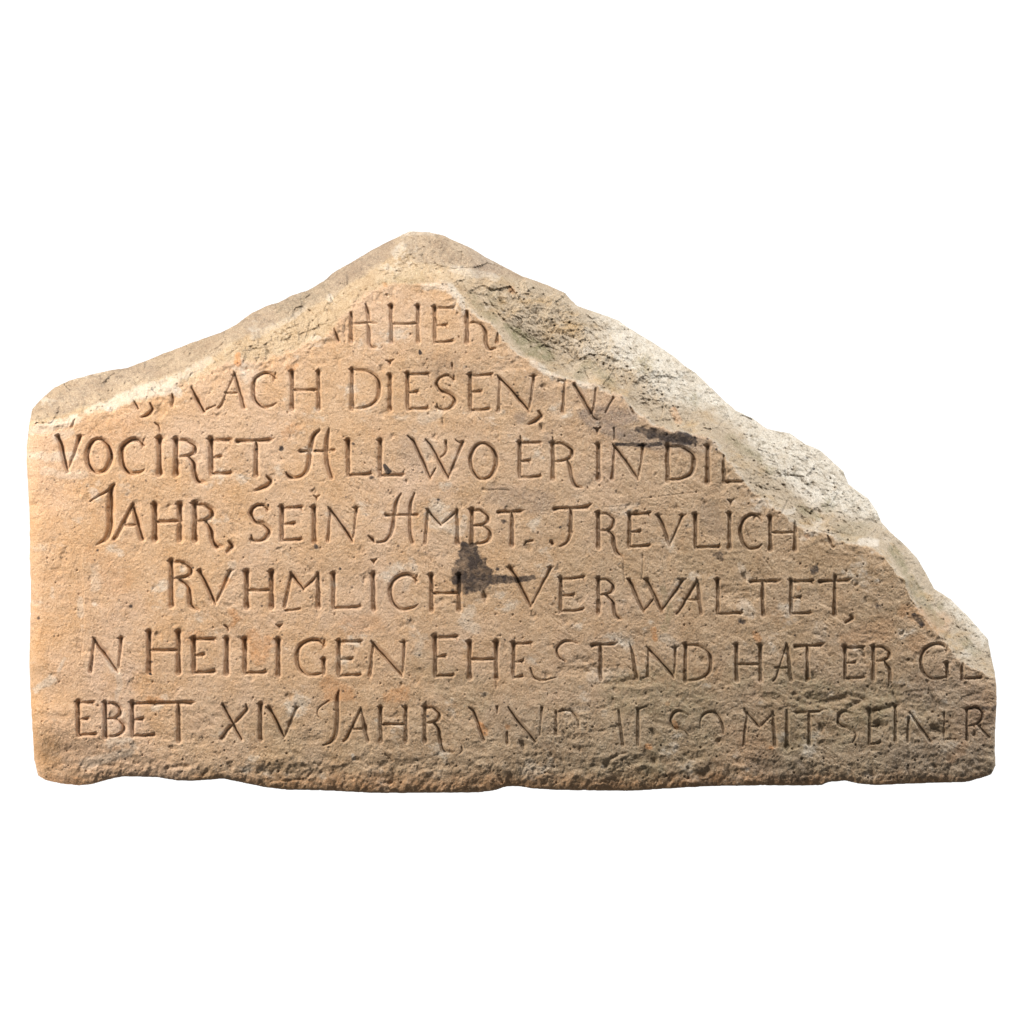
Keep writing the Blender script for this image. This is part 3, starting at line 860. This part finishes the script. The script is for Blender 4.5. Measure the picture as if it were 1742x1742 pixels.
frng = np.random.default_rng(5)
STAIN = paint([
    ([(792, 930, 9), (803, 930, 9)], 1.0), ([(787, 944, 11), (809, 944, 10)], 1.0), ([(784, 958, 12), (816, 958, 12)], 1.0), ([(780, 972, 13), (826, 972, 12)], 1.0),
    ([(778, 986, 13), (838, 987, 11)], 1.0), ([(786, 1000, 11), (818, 996, 9)], 1.0), ([(770, 1004, 4)], 0.7), ([(846, 968, 4)], 0.7), ([(824, 950, 4)], 0.7), ([(833, 1000, 4)], 0.6), ([(835, 984, 8), (862, 984, 8), (885, 986, 7), (908, 982, 5)], 0.95),
    ([(785, 1000, 5), (781, 1008, 4)], 0.8), ([(815, 960, 4), (818, 943, 4)], 0.6), ([(1082, 731, 6), (1105, 737, 9), (1129, 741, 12), (1160, 747, 13), (1178, 748, 8)], 1.0),
    ([(1049, 755, 3), (1095, 756, 5), (1124, 756, 3.5)], 0.9), ([(478, 763, 5.5)], 0.8), ([(655, 790, 3), (661, 801, 6)], 0.95), ([(632, 812, 5)], 0.8),
    ([(537, 930, 5)], 0.8), ([(857, 887, 6)], 0.8), ([(880, 913, 3.5)], 0.5), ([(715, 600, 3.5), (714, 596, 2)], 0.9), ([(746, 870, 4)], 0.6),
    ([(1217, 942, 5), (1229, 949, 8)], 0.7), ([(1386, 968, 9)], 1.0), ([(1391, 985, 6)], 0.4), ([(1260, 1055, 5), (1266, 1058, 5)], 0.7), ([(278, 973, 4)], 0.5),
    ([(1478, 1030, 5), (1500, 1034, 7)], 0.55), ([(1556, 1048, 5), (1570, 1062, 6)], 0.7), ([(1650, 1206, 3), (1696, 1205, 5)], 0.6), ([(1376, 1010, 5)], 0.5),
    ([(222, 1032, 4)], 0.6), ([(65, 1052, 3.5)], 0.5), ([(578, 968, 3)], 0.6), ([(383, 1203, 5)], 0.5), ([(1235, 1050, 3)], 0.5), ([(1238, 1102, 6)], 0.4), ([(278, 1022, 2)], 0.4),
    ([(1035, 565, 4)], 0.4), ([(739, 956, 3)], 0.5)]
    + [([(fx_, fy_, fr_)], 0.75) for fx_, fy_, fr_ in zip(frng.uniform(90, 1650, 110), frng.uniform(640, 1290, 110), frng.uniform(1.3, 3.0, 110))], 0.35, 1.45)
GREY = paint([
    ([(995, 705, 12), (1012, 718, 16), (1035, 728, 16), (1078, 744, 10)], 0.85), ([(1020, 700, 14), (1050, 708, 14), (1080, 712, 10)], 0.8), ([(1060, 735, 12), (1100, 752, 12), (1180, 760, 10)], 0.7), ([(885, 711, 11)], 0.55), ([(930, 746, 10)], 0.5),
    ([(690, 758, 22), (700, 780, 16)], 0.35), ([(730, 625, 26), (765, 620, 20)], 0.35), ([(800, 640, 16)], 0.25), ([(845, 842, 20), (920, 855, 22), (935, 850, 12)], 0.5), ([(963, 893, 9)], 0.4), ([(1205, 870, 20), (1220, 900, 16)], 0.3),
    ([(1170, 755, 20), (1205, 758, 12)], 0.35), ([(905, 672, 14), (925, 668, 12)], 0.3), ([(850, 775, 8)], 0.3), ([(800, 900, 12)], 0.2), ([(445, 1000, 16)], 0.2),
    ([(860, 1215, 40), (930, 1250, 30)], 0.2), ([(1560, 1165, 30), (1640, 1190, 40), (1660, 1240, 40)], 0.35), ([(1530, 1290, 30), (1640, 1290, 40)], 0.4), ([(1300, 1300, 30), (1350, 1310, 30)], 0.35),
    ([(785, 395, 10), (830, 452, 24), (815, 460, 16)], 0.4), ([(430, 552, 24), (520, 505, 20), (600, 455, 18), (660, 420, 16)], 0.35), ([(100, 690, 20), (160, 650, 16), (250, 630, 16)], 0.3), ([(570, 500, 8)], 0.3)])
PALE = paint([
    ([(58, 733, 8), (100, 722, 9), (130, 712, 8)], 0.9), ([(52, 775, 7), (85, 778, 9), (125, 776, 8)], 0.75), ([(95, 745, 8), (120, 735, 9)], 0.6), ([(70, 800, 7), (120, 808, 8), (145, 806, 6)], 0.5),
    ([(185, 690, 10), (235, 668, 13), (290, 655, 15), (303, 668, 8)], 0.95), ([(300, 645, 10), (330, 630, 8), (355, 614, 8)], 0.6), ([(150, 700, 5), (175, 690, 7)], 0.7), ([(60, 1175, 6), (88, 1156, 9)], 0.85), ([(100, 1140, 4), (110, 1120, 3)], 0.6),
    ([(135, 1020, 5), (137, 1045, 7)], 0.55), ([(160, 965, 10), (164, 1000, 8)], 0.4), ([(160, 1028, 5)], 0.8), ([(145, 1300, 10), (190, 1288, 8), (220, 1278, 8)], 0.6), ([(160, 838, 9), (165, 848, 7)], 0.7),
    ([(90, 1015, 4), (88, 1000, 3)], 0.5), ([(200, 1140, 6), (204, 1160, 6), (198, 1188, 4)], 0.5), ([(265, 1205, 8), (280, 1185, 7)], 0.6), ([(210, 1215, 6)], 0.5),
    ([(305, 1010, 9), (310, 1000, 7)], 0.5), ([(312, 968, 6)], 0.6), ([(395, 960, 8), (392, 978, 5)], 0.45), ([(740, 890, 10), (785, 905, 8), (790, 880, 6)], 0.55), ([(720, 712, 12), (745, 705, 8)], 0.45), ([(730, 760, 14), (728, 776, 8)], 0.3),
    ([(800, 1040, 10), (790, 1058, 12), (810, 1070, 10)], 0.5), ([(720, 1085, 8), (710, 1110, 8)], 0.4), ([(695, 985, 8), (690, 1000, 8)], 0.3), ([(1265, 1030, 12), (1280, 1045, 10)], 0.5), ([(1260, 965, 8), (1275, 985, 5)], 0.4),
    ([(1130, 1085, 8), (1150, 1100, 8)], 0.45), ([(1010, 1150, 14), (1060, 1145, 10)], 0.35), ([(1350, 1035, 8), (1357, 1022, 5)], 0.45), ([(1040, 865, 5), (1085, 858, 4)], 0.3), ([(600, 1285, 3), (602, 1292, 3)], 0.9), ([(640, 1225, 3)], 0.8), ([(668, 1243, 5)], 0.5), ([(648, 1313, 4)], 0.5),
    ([(1328, 1257, 5)], 0.7), ([(1395, 1070, 12), (1400, 1085, 8)], 0.3), ([(1450, 963, 5)], 0.4), ([(765, 490, 8), (785, 515, 7), (788, 530, 5)], 0.85), ([(720, 488, 6), (755, 487, 7)], 0.6), ([(420, 630, 16), (440, 640, 10)], 0.35),
    ([(672, 432, 8), (684, 420, 7)], 0.75), ([(690, 395, 6), (735, 397, 5)], 0.4), ([(560, 508, 6)], 0.8), ([(770, 458, 8), (820, 468, 8), (845, 472, 6)], 0.5), ([(907, 618, 6), (940, 640, 6), (958, 648, 5)], 0.75), ([(985, 653, 6), (1010, 658, 6)], 0.7),
    ([(430, 573, 6), (475, 552, 5), (520, 525, 4)], 0.4), ([(900, 1300, 10), (915, 1315, 8), (930, 1305, 6)], 0.45), ([(965, 1210, 6), (1000, 1205, 5)], 0.3),
    ([(1464, 922, 7), (1488, 923, 8)], 1.0), ([(1335, 870, 6), (1350, 868, 5)], 0.7), ([(1290, 850, 6), (1310, 862, 6)], 0.6), ([(1225, 765, 6), (1215, 752, 6)], 0.4), ([(1065, 555, 12), (1060, 575, 20)], 0.5), ([(1360, 830, 14), (1385, 845, 18), (1390, 835, 12)], 0.6)])
ORANGE = paint([
    ([(405, 602, 4), (404, 618, 6)], 1.0), ([(492, 626, 7), (505, 622, 4)], 0.6), ([(500, 728, 12), (485, 740, 8)], 0.4), ([(320, 1085, 12), (340, 1080, 8)], 0.4), ([(395, 1040, 8), (403, 1052, 7), (396, 1064, 5)], 0.7), ([(430, 1080, 14), (440, 1120, 14), (460, 1090, 12)], 0.55),
    ([(390, 985, 6), (376, 1000, 6)], 0.5), ([(255, 1190, 6), (275, 1192, 6)], 0.7), ([(560, 1165, 16), (590, 1180, 16), (560, 1185, 10)], 0.6), ([(685, 1180, 14), (660, 1186, 12)], 0.6), ([(1112, 1070, 6), (1115, 1085, 6)], 0.8), ([(1290, 1085, 7), (1283, 1075, 5)], 0.7), ([(818, 1232, 5), (825, 1245, 6)], 0.9), ([(862, 1235, 5)], 0.8),
    ([(1103, 1270, 6)], 0.9), ([(1150, 1237, 5), (1145, 1228, 4)], 0.7), ([(1135, 1198, 5)], 0.5), ([(1312, 1272, 4)], 0.8), ([(1376, 1155, 3)], 0.7), ([(870, 493, 8)], 0.4), ([(1145, 700, 7), (1152, 715, 8)], 0.5), ([(655, 485, 5)], 0.6), ([(1372, 912, 5)], 0.6), ([(1358, 1000, 5)], 0.5),
    ([(640, 740, 12)], 0.2), ([(590, 1065, 18), (640, 1060, 16)], 0.25), ([(170, 740, 30), (230, 720, 20)], 0.25), ([(160, 940, 20), (200, 990, 30)], 0.3), ([(1600, 1060, 20), (1540, 1040, 14)], 0.35), ([(1560, 1095, 20)], 0.25), ([(1500, 1070, 26), (1440, 1090, 14)], 0.25), ([(1620, 1290, 12), (1640, 1270, 10)], 0.35)])
GREEN = paint([
    ([(1545, 985, 10), (1575, 1030, 9), (1600, 1060, 8)], 0.6), ([(1640, 1090, 9), (1660, 1110, 8)], 0.6), ([(1600, 1030, 7)], 0.6), ([(1180, 680, 10)], 0.5), ([(1240, 745, 9), (1290, 780, 9)], 0.55), ([(1310, 800, 10)], 0.6), ([(1410, 860, 12)], 0.5),
    ([(862, 556, 9), (885, 576, 15), (905, 590, 17), (930, 606, 13)], 1.0), ([(800, 500, 6), (822, 530, 8), (845, 545, 8)], 0.6), ([(1010, 625, 9), (1040, 650, 8)], 0.5), ([(985, 640, 10), (1000, 618, 10)], 0.5), ([(1095, 620, 18)], 0.5), ([(1128, 1000, 5), (1140, 1040, 6), (1130, 1070, 6)], 0.6), ([(1060, 1180, 40), (1120, 1175, 50), (1180, 1190, 40)], 0.45),
    ([(1330, 1175, 40), (1400, 1180, 30), (1480, 1200, 40)], 0.5), ([(1330, 1210, 30), (1420, 1240, 40)], 0.35), ([(1520, 1180, 16)], 0.6), ([(1440, 905, 20), (1470, 900, 14)], 0.35), ([(1520, 935, 8), (1538, 968, 9)], 0.8), ([(1360, 865, 8), (1390, 880, 8)], 0.6), ([(835, 500, 10), (850, 520, 10)], 0.4),
    ([(1300, 1140, 20), (1350, 1150, 20)], 0.35), ([(720, 1130, 26), (800, 1180, 40)], 0.25), ([(550, 490, 16), (480, 530, 14)], 0.3), ([(650, 480, 6), (712, 470, 14)], 0.3), ([(1260, 1150, 30)], 0.3)])
nz = fbm(X, Y, 24, 4, 251, 0.65)
n2 = fbm(X, Y, 9, 3, 261, 0.65)
PALE = np.maximum(PALE, 0.75 * sstep(0.20, 0.45, fbm(X, Y * 1.4, 80, 5, 255, 0.65)))
ORANGE = np.maximum(ORANGE, 0.17 * (1 - sstep(60, 430, X + 120 * nz)) * (1 - BROKEN))
ORANGE = np.maximum(ORANGE, 0.50 * sstep(1305, 1338, Y + 22 * nz))
STAIN = sstep(0.22, 0.80, STAIN + (0.42 * n2 + 0.30 * nz) * sstep(0.02, 0.3, STAIN)) * (0.86 + 0.5 * nz)
edge_pale = BROKEN * (1 - sstep(2, 11, DIFF + 9 * nz + 4 * n2))        # freshly bruised rim along the break
PALE = np.clip(np.maximum(PALE * (0.85 + 0.5 * n2), 0.62 * edge_pale * sstep(-0.25, 0.2, nz + 0.5 * n2) * (0.12 + 0.88 * sstep(700, 800, X))) + 0.0, 0, 1)
outer = BROKEN * sstep(960, 1080, X) * sstep(-6, 30, -(IN + 34 + 20 * nz))   # paler colour for the outer facets on the right
OUTER_PALE = np.clip(outer * (0.75 + 0.55 * nz + 0.35 * n2), 0, 1)
CREASE = [(30, 724), (49, 721), (115, 703), (169, 685), (211, 670), (257, 649), (301, 634), (335, 622), (363, 608), (400, 579), (490, 543), (555, 509), (586, 491), (632, 460), (671, 432),
          (686, 414), (708, 446), (767, 455), (839, 469), (900, 477), (972, 506), (1000, 350), (30, 350)]
up = upsample(signed_distance(CREASE, CXG, CYG), K, NY, NX)
WEATHER = BROKEN * sstep(-3, 6, up + 7 * nz + 2 * n2)
OCHRE = BROKEN * (1 - WEATHER) * (1 - sstep(760, 900, X + 60 * nz))
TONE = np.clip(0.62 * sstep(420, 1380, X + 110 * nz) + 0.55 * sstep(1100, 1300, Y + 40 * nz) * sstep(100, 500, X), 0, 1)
CREV = np.clip(-(n2) * 1.2, 0, 1) * sstep(0.3, 0.9, rough)


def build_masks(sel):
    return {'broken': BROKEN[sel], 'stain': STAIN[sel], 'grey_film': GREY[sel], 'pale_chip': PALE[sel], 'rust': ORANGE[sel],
            'growth': GREEN[sel], 'outer_pale': OUTER_PALE[sel], 'weathered': WEATHER[sel], 'ochre': OCHRE[sel], 'tone': TONE[sel]}


# ------------------------------------------------------------------ turn the relief into geometry
gyy, gxx = np.gradient(SD, STEP)
gl = np.sqrt(gxx ** 2 + gyy ** 2) + 1e-6
keep = SD > -0.75 * STEP
snap = keep & (SD < 0.0)
PX = np.where(snap, X - SD * gxx / gl, X)
PY = np.where(snap, Y - SD * gyy / gl, Y)


def to_world(px, py, h):
    """a point that shows at photo (px, py) and lies h mm in front of (+) or behind (-) the inscribed face"""
    d = -h * MM
    k = (DIST + d) / DIST
    wx_ = (px - CX) * MM * k
    wz_ = CAMZ + ((FLOOR - py) * MM - CAMZ) * k
    return np.stack([wx_, d + 0 * wx_, wz_], -1)


P = to_world(PX, PY, H)                                              # (NY, NX, 3)
quad = keep[:-1, :-1] & keep[1:, :-1] & keep[:-1, 1:] & keep[1:, 1:]
jj, ii = np.nonzero(quad)
v00 = jj * NX + ii
QUADS = np.stack([v00, v00 + NX, v00 + NX + 1, v00 + 1], -1)         # faces turned to -Y
PF = P.reshape(-1, 3)

# smooth normals of the whole relief, so that part borders do not show
dPx = np.gradient(P, axis=1)
dPy = np.gradient(P, axis=0)
NRM = np.cross(dPy, dPx)
NRM /= np.linalg.norm(NRM, axis=-1, keepdims=True) + 1e-12
NRM = np.where((NRM[..., 1:2] > 0), -NRM, NRM).reshape(-1, 3)

flat = lambda a: a.reshape(-1)
qb = flat(DIFF)[QUADS].mean(1)
qg = flat(GROOVE)[QUADS].mean(1)
ql = flat(LINE)[QUADS].max(1)
is_letter = (ql > 0) & (qg > 0.5) & (qb < qg * 0.5 + 0.2)
is_broken = (~is_letter) & (qb > 0.3)
is_face = ~(is_letter | is_broken)

MASKS = build_masks((slice(None), slice(None)))


def make_mesh(name, verts, faces, masks, normals=None):
    me = bpy.data.meshes.new(name)
    nf, k = faces.shape
    me.vertices.add(len(verts))
    me.vertices.foreach_set("co", np.ascontiguousarray(verts, np.float32).ravel())
    me.loops.add(nf * k)
    me.loops.foreach_set("vertex_index", np.ascontiguousarray(faces, np.int32).ravel())
    me.polygons.add(nf)
    me.polygons.foreach_set("loop_start", np.arange(0, nf * k, k, dtype=np.int32))
    me.polygons.foreach_set("use_smooth", np.ones(nf, bool))
    me.update(calc_edges=True)
    for kname, arr in masks.items():
        a = me.attributes.new(kname, 'FLOAT', 'POINT')
        a.data.foreach_set("value", np.ascontiguousarray(arr, np.float32))
    if normals is not None:
        me.normals_split_custom_set_from_vertices(np.ascontiguousarray(normals, np.float32).tolist())
    return me


def sub_mesh(name, mask):
    q = QUADS[mask]
    used, inv = np.unique(q, return_inverse=True)
    return make_mesh(name, PF[used], inv.reshape(q.shape), {k: flat(v)[used] for k, v in MASKS.items()}, NRM[used])


# ------------------------------------------------------------------ stone material
def stone_material():
    m = bpy.data.materials.new("sandstone")
    m.use_nodes = True
    nt = m.node_tree
    N, Lk = nt.nodes, nt.links
    N.clear()
    out = N.new("ShaderNodeOutputMaterial")
    bsdf = N.new("ShaderNodeBsdfPrincipled")
    bsdf.inputs["Roughness"].default_value = 0.92
    bsdf.inputs["Specular IOR Level"].default_value = 0.12
    Lk.new(bsdf.outputs[0], out.inputs[0])
    tc = N.new("ShaderNodeTexCoord")

    def noise(scale, detail=4, rough_=0.6, stretch=None):
        n = N.new("ShaderNodeTexNoise")
        n.inputs["Scale"].default_value = scale
        n.inputs["Detail"].default_value = detail
        n.inputs["Roughness"].default_value = rough_
        if stretch:
            mp = N.new("ShaderNodeMapping")
            mp.inputs["Scale"].default_value = stretch
            Lk.new(tc.outputs["Object"], mp.inputs[0])
            Lk.new(mp.outputs[0], n.inputs["Vector"])
        else:
            Lk.new(tc.outputs["Object"], n.inputs["Vector"])
        return n.outputs["Fac"]

    def mapr(v, a, b, lo=0.0, hi=1.0):
        r = N.new("ShaderNodeMapRange")
        for key, val in (("From Min", a), ("From Max", b), ("To Min", lo), ("To Max", hi)):
            r.inputs[key].default_value = val
        Lk.new(v, r.inputs["Value"])
        return r.outputs[0]

    def math_(op, a, b):
        r = N.new("ShaderNodeMath")
        r.operation = op
        r.use_clamp = op != 'ADD'
        for i, v in enumerate((a, b)):
            if isinstance(v, (int, float)):
                r.inputs[i].default_value = v
            else:
                Lk.new(v, r.inputs[i])
        return r.outputs[0]

    def mix(fac, a, b, mode='MIX'):
        r = N.new("ShaderNodeMix")
        r.data_type = 'RGBA'
        r.blend_type = mode
        if isinstance(fac, (int, float)):
            r.inputs[0].default_value = fac
        else:
            Lk.new(fac, r.inputs[0])
        for i, v in ((6, a), (7, b)):
            if isinstance(v, tuple):
                r.inputs[i].default_value = (*v, 1)
            else:
                Lk.new(v, r.inputs[i])
        return r.outputs[2]

    def attr(name):
        a = N.new("ShaderNodeAttribute")
        a.attribute_name = name
        return a.outputs["Fac"]

    big, mid, fine, grain = noise(4, 6, 0.65), noise(22, 5), noise(90, 5, 0.7), noise(420, 3, 0.75)
    broken = attr("broken")
    # plain face: honey coloured on the left, browner and greyer to the right
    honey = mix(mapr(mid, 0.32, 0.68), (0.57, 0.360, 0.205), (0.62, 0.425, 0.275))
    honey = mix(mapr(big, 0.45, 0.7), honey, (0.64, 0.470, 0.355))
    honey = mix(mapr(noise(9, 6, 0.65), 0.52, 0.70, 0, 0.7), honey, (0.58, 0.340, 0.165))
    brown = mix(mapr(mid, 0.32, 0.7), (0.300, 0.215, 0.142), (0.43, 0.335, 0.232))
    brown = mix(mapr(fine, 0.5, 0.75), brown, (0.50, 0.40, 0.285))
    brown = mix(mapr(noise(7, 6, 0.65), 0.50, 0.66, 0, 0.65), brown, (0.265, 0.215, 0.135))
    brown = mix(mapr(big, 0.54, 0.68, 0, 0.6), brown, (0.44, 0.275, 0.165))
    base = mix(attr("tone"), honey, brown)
    # broken surfaces: greyer sand with ochre seams
    brk = mix(mapr(mid, 0.3, 0.7), (0.36, 0.285, 0.200), (0.48, 0.395, 0.295))
    brk = mix(mapr(noise(14, 5, 0.65, (1, 1, 2.2)), 0.5, 0.72), brk, (0.42, 0.285, 0.145))
    brk = mix(mapr(fine, 0.55, 0.75), brk, (0.25, 0.205, 0.15))
    brk = mix(mapr(noise(120, 4, 0.8, (1, 1, 1.5)), 0.58, 0.70, 0, 0.85), brk, (0.12, 0.10, 0.075))
    ochre = mix(mapr(mid, 0.35, 0.65), (0.44, 0.315, 0.195), (0.54, 0.420, 0.285))
    ochre = mix(mapr(fine, 0.52, 0.72), ochre, (0.33, 0.220, 0.115))
    brk = mix(math_('MULTIPLY', attr("ochre"), 0.85), brk, ochre)
    old = mix(mapr(mid, 0.3, 0.7), (0.335, 0.250, 0.175), (0.50, 0.395, 0.285))
    old = mix(mapr(fine, 0.5, 0.72), old, (0.20, 0.155, 0.11))
    brk = mix(attr("weathered"), brk, old)
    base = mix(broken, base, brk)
    outer_pale = mix(mapr(fine, 0.35, 0.62), (0.72, 0.675, 0.59), (0.55, 0.49, 0.40))
    outer_pale = mix(mapr(noise(60, 5, 0.7, (1, 1, 1.6)), 0.53, 0.68), outer_pale, (0.22, 0.195, 0.15))
    outer_pale = mix(mapr(noise(120, 4, 0.8, (1, 1, 1.5)), 0.56, 0.68, 0, 0.85), outer_pale, (0.13, 0.115, 0.09))
    base = mix(mapr(attr("outer_pale"), 0.05, 0.75, 0, 0.92), base, outer_pale)
    base = mix(math_('MULTIPLY', attr("pale_chip"), mapr(fine, 0.3, 0.6, 0.45, 1.0)), base, (0.66, 0.60, 0.515))
    base = mix(math_('MULTIPLY', attr("rust"), mapr(fine, 0.3, 0.65, 0.3, 0.9)), base, (0.55, 0.235, 0.075))
    base = mix(math_('MULTIPLY', attr("growth"), mapr(fine, 0.35, 0.62, 0.15, 0.95)), base, (0.205, 0.185, 0.105))
    base = mix(math_('MULTIPLY', attr("grey_film"), mapr(fine, 0.35, 0.65, 0.35, 0.95)), base, (0.195, 0.160, 0.145))
    # sand grains: dark and pale specks
    base = mix(mapr(grain, 0.52, 0.70, 0, 0.60), base, (0.20, 0.13, 0.075))
    base = mix(mapr(grain, 0.46, 0.30, 0, 0.50), base, (0.80, 0.68, 0.50))
    vor = N.new("ShaderNodeTexVoronoi")
    vor.inputs["Scale"].default_value = 75
    vor.inputs["Randomness"].default_value = 1.0
    Lk.new(tc.outputs["Object"], vor.inputs["Vector"])
    speck = math_('MULTIPLY', mapr(vor.outputs["Distance"], 0.20, 0.10), mapr(noise(35, 3), 0.53, 0.6))
    base = mix(math_('MULTIPLY', speck, 0.75), base, (0.10, 0.075, 0.055))
    base = mix(mapr(math_('MULTIPLY', attr("stain"), mapr(fine, 0.30, 0.60, 0.7, 1.0)), 0.1, 0.85, 0, 0.93), base, (0.036, 0.031, 0.033))
    Lk.new(base, bsdf.inputs["Base Color"])
    hgt = math_('ADD', math_('MULTIPLY', fine, 0.6), math_('MULTIPLY', grain, 0.55))
    bump = N.new("ShaderNodeBump")
    bump.inputs["Strength"].default_value = 0.85
    bump.inputs["Distance"].default_value = 0.0034
    Lk.new(hgt, bump.inputs["Height"])
    Lk.new(bump.outputs[0], bsdf.inputs["Normal"])
    return m


STONE = stone_material()

# ------------------------------------------------------------------ the stone and its parts
slab = bpy.data.objects.new("stone_fragment", None)
COL.objects.link(slab)
slab.location = (0, 0.1, 0)
slab.empty_display_size = 0.2
slab["label"] = "broken sandstone slab with seven carved lines of old German lettering, standing on white ground"
slab["category"] = "inscribed stone"


def part(name, me, parent, label=None):
    me.materials.append(STONE)
    o = bpy.data.objects.new(name, me)
    COL.objects.link(o)
    o.parent = parent
    if parent is slab:
        o.location = (0, -0.1, 0)
    if label:
        o["label"] = label
    return o


face = part("inscribed_face", sub_mesh("inscribed_face", is_face), slab, "flat dressed front with carved writing and dark stains")
WORDS = ["letter R after a broken A, left of the topmost line", "topmost word HER, cut short by the break", "slanting stroke left over at the left break", "hooked comma under the left break", "short upright stub at the left break",
         "word NACH, its first letters broken", "word DIESEN followed by a comma", "broken letters beside the purple grey stain", "thin slanting stroke over the purple grey stain", "tiny last stroke at the right end of the second line",
         "word VOCIRET with a hooked comma", "word ALL with a tall swash A", "word WO", "word ER in the third line", "word IN under the dark smear",
         "word DIE, its last letter cut by the break", "word JAHR in the fourth line, with a tall J", "word SEIN", "word AMBT with a tall swash A", "word TREVLICH",
         "single broken stroke at the right break", "word RVHMLICH followed by a raised dot", "word VERWALTET", "letter N at the left margin", "word HEILIGEN",
         "word EHESTAND, partly worn", "word HAT", "word ER in the sixth line", "letters GE cut by the right break", "word EBET", "numeral XIV",
         "word JAHR in the lowest line", "worn word VND", "worn letters AL", "worn letters SO", "word MIT", "worn word SEINER at the right edge"]
assert Carver.count == len(WORDS), Carver.count
for k in range(len(WORDS)):
    sel = is_letter & (ql == k + 1)
    if sel.any():
        part("carved_word", sub_mesh("carved_word", sel), face, WORDS[k])
part("broken_edge", sub_mesh("broken_edge", is_broken), slab, "rough pale fracture running over the top and down the right side")

# rear: rings that run back from the outline, then a closing face
und = {}
E = np.concatenate([QUADS[:, [0, 1]], QUADS[:, [1, 2]], QUADS[:, [2, 3]], QUADS[:, [3, 0]]])
lo, hi = E.min(1), E.max(1)
key = lo.astype(np.int64) * (NX * NY) + hi
uq, first, cnt = np.unique(key, return_index=True, return_counts=True)
nxt = {}
for a, b in E[first[cnt == 1]]:
    nxt.setdefault(int(a), []).append(int(b))
best = []
while nxt:
    s = next(iter(nxt))
    loop, cur = [s], s
    while cur in nxt:
        t = nxt[cur].pop()
        if not nxt[cur]:
            del nxt[cur]
        cur = t
        if cur == s:
            break
        loop.append(cur)
    if len(loop) > len(best):
        best = loop
ring0 = np.array(best)
base_p = PF[ring0]
n_r = len(ring0)
fx, fy = flat(PX)[ring0], flat(PY)[ring0]
nx_, ny_ = -flat(gxx / gl)[ring0], -flat(gyy / gl)[ring0]            # outward in photo directions
for _ in range(12):
    nx_ = (nx_ + np.roll(nx_, 1) + np.roll(nx_, -1)) / 3
    ny_ = (ny_ + np.roll(ny_, 1) + np.roll(ny_, -1)) / 3
THICK = 0.235
rings = [base_p]
u_arc = np.cumsum(np.hypot(fx - np.roll(fx, 1), fy - np.roll(fy, 1)))
back_h = 0.012 * fbm(fx, fy, 120, 2, 301)
for f in (0.12, 0.3, 0.5, 0.7, 0.86, 0.96, 1.0):
    depth = base_p[:, 1] + (THICK + back_h - base_p[:, 1]) * f
    inward = 3 + 26 * f ** 2 + 14 * max(f - 0.85, 0) / 0.15 + 7 * fbm(u_arc + 0 * fx, np.full_like(fx, f * 260), 40, 3, 311) * min(1, 3 * f)
    inward = np.maximum(inward, 1.0)
    down = np.clip(ny_, 0, 1)
    ix = nx_ * inward
    iy = ny_ * inward * (1 - 0.6 * down)
    x_ = base_p[:, 0] - ix * MM
    z_ = np.maximum(base_p[:, 2] + iy * MM, 0.0005)
    rings.append(np.stack([x_, depth, z_], -1))
RV = np.concatenate(rings)
faces = []
idx = np.arange(n_r)
idn = (idx + 1) % n_r
for r in range(len(rings) - 1):
    a, b = r * n_r, (r + 1) * n_r
    faces.append(np.stack([a + idn, a + idx, b + idx, b + idn], -1))
faces = np.concatenate(faces)
ring_masks = {}
for k, v in MASKS.items():
    one = flat(v)[ring0]
    if k in ('stain', 'pale_chip', 'rust'):
        ring_masks[k] = np.concatenate([one * max(0, 1 - r * 0.4) for r in range(len(rings))])
    elif k == 'broken':
        ring_masks[k] = np.concatenate([one] + [np.ones(n_r)] * (len(rings) - 1))
    else:
        ring_masks[k] = np.tile(one, len(rings))
sides = make_mesh("rough_rear", RV, faces, ring_masks)
import bmesh
bm = bmesh.new()
bm.from_mesh(sides)
bm.verts.ensure_lookup_table()
last = [bm.verts[(len(rings) - 1) * n_r + i] for i in range(n_r)]
cap = bm.faces.new(last[::-1])
cap.normal_update()
if cap.normal.y < 0:
    cap.normal_flip()
bm.to_mesh(sides)
bm.free()
part("rough_rear", sides, slab)

# ------------------------------------------------------------------ white sheet the stone stands on
gm = bpy.data.meshes.new("ground")
gm.from_pydata([(-1.6, 0.03, 0), (1.6, 0.03, 0), (1.6, 0.9, 0), (-1.6, 0.9, 0)], [], [(0, 1, 2, 3)])
ground = bpy.data.objects.new("ground", gm)
COL.objects.link(ground)
ground["kind"] = "structure"
wm = bpy.data.materials.new("white_paper")
wm.use_nodes = True
b = wm.node_tree.nodes["Principled BSDF"]
b.inputs["Base Color"].default_value = (0.85, 0.85, 0.85, 1)
b.inputs["Roughness"].default_value = 0.9
gm.materials.append(wm)
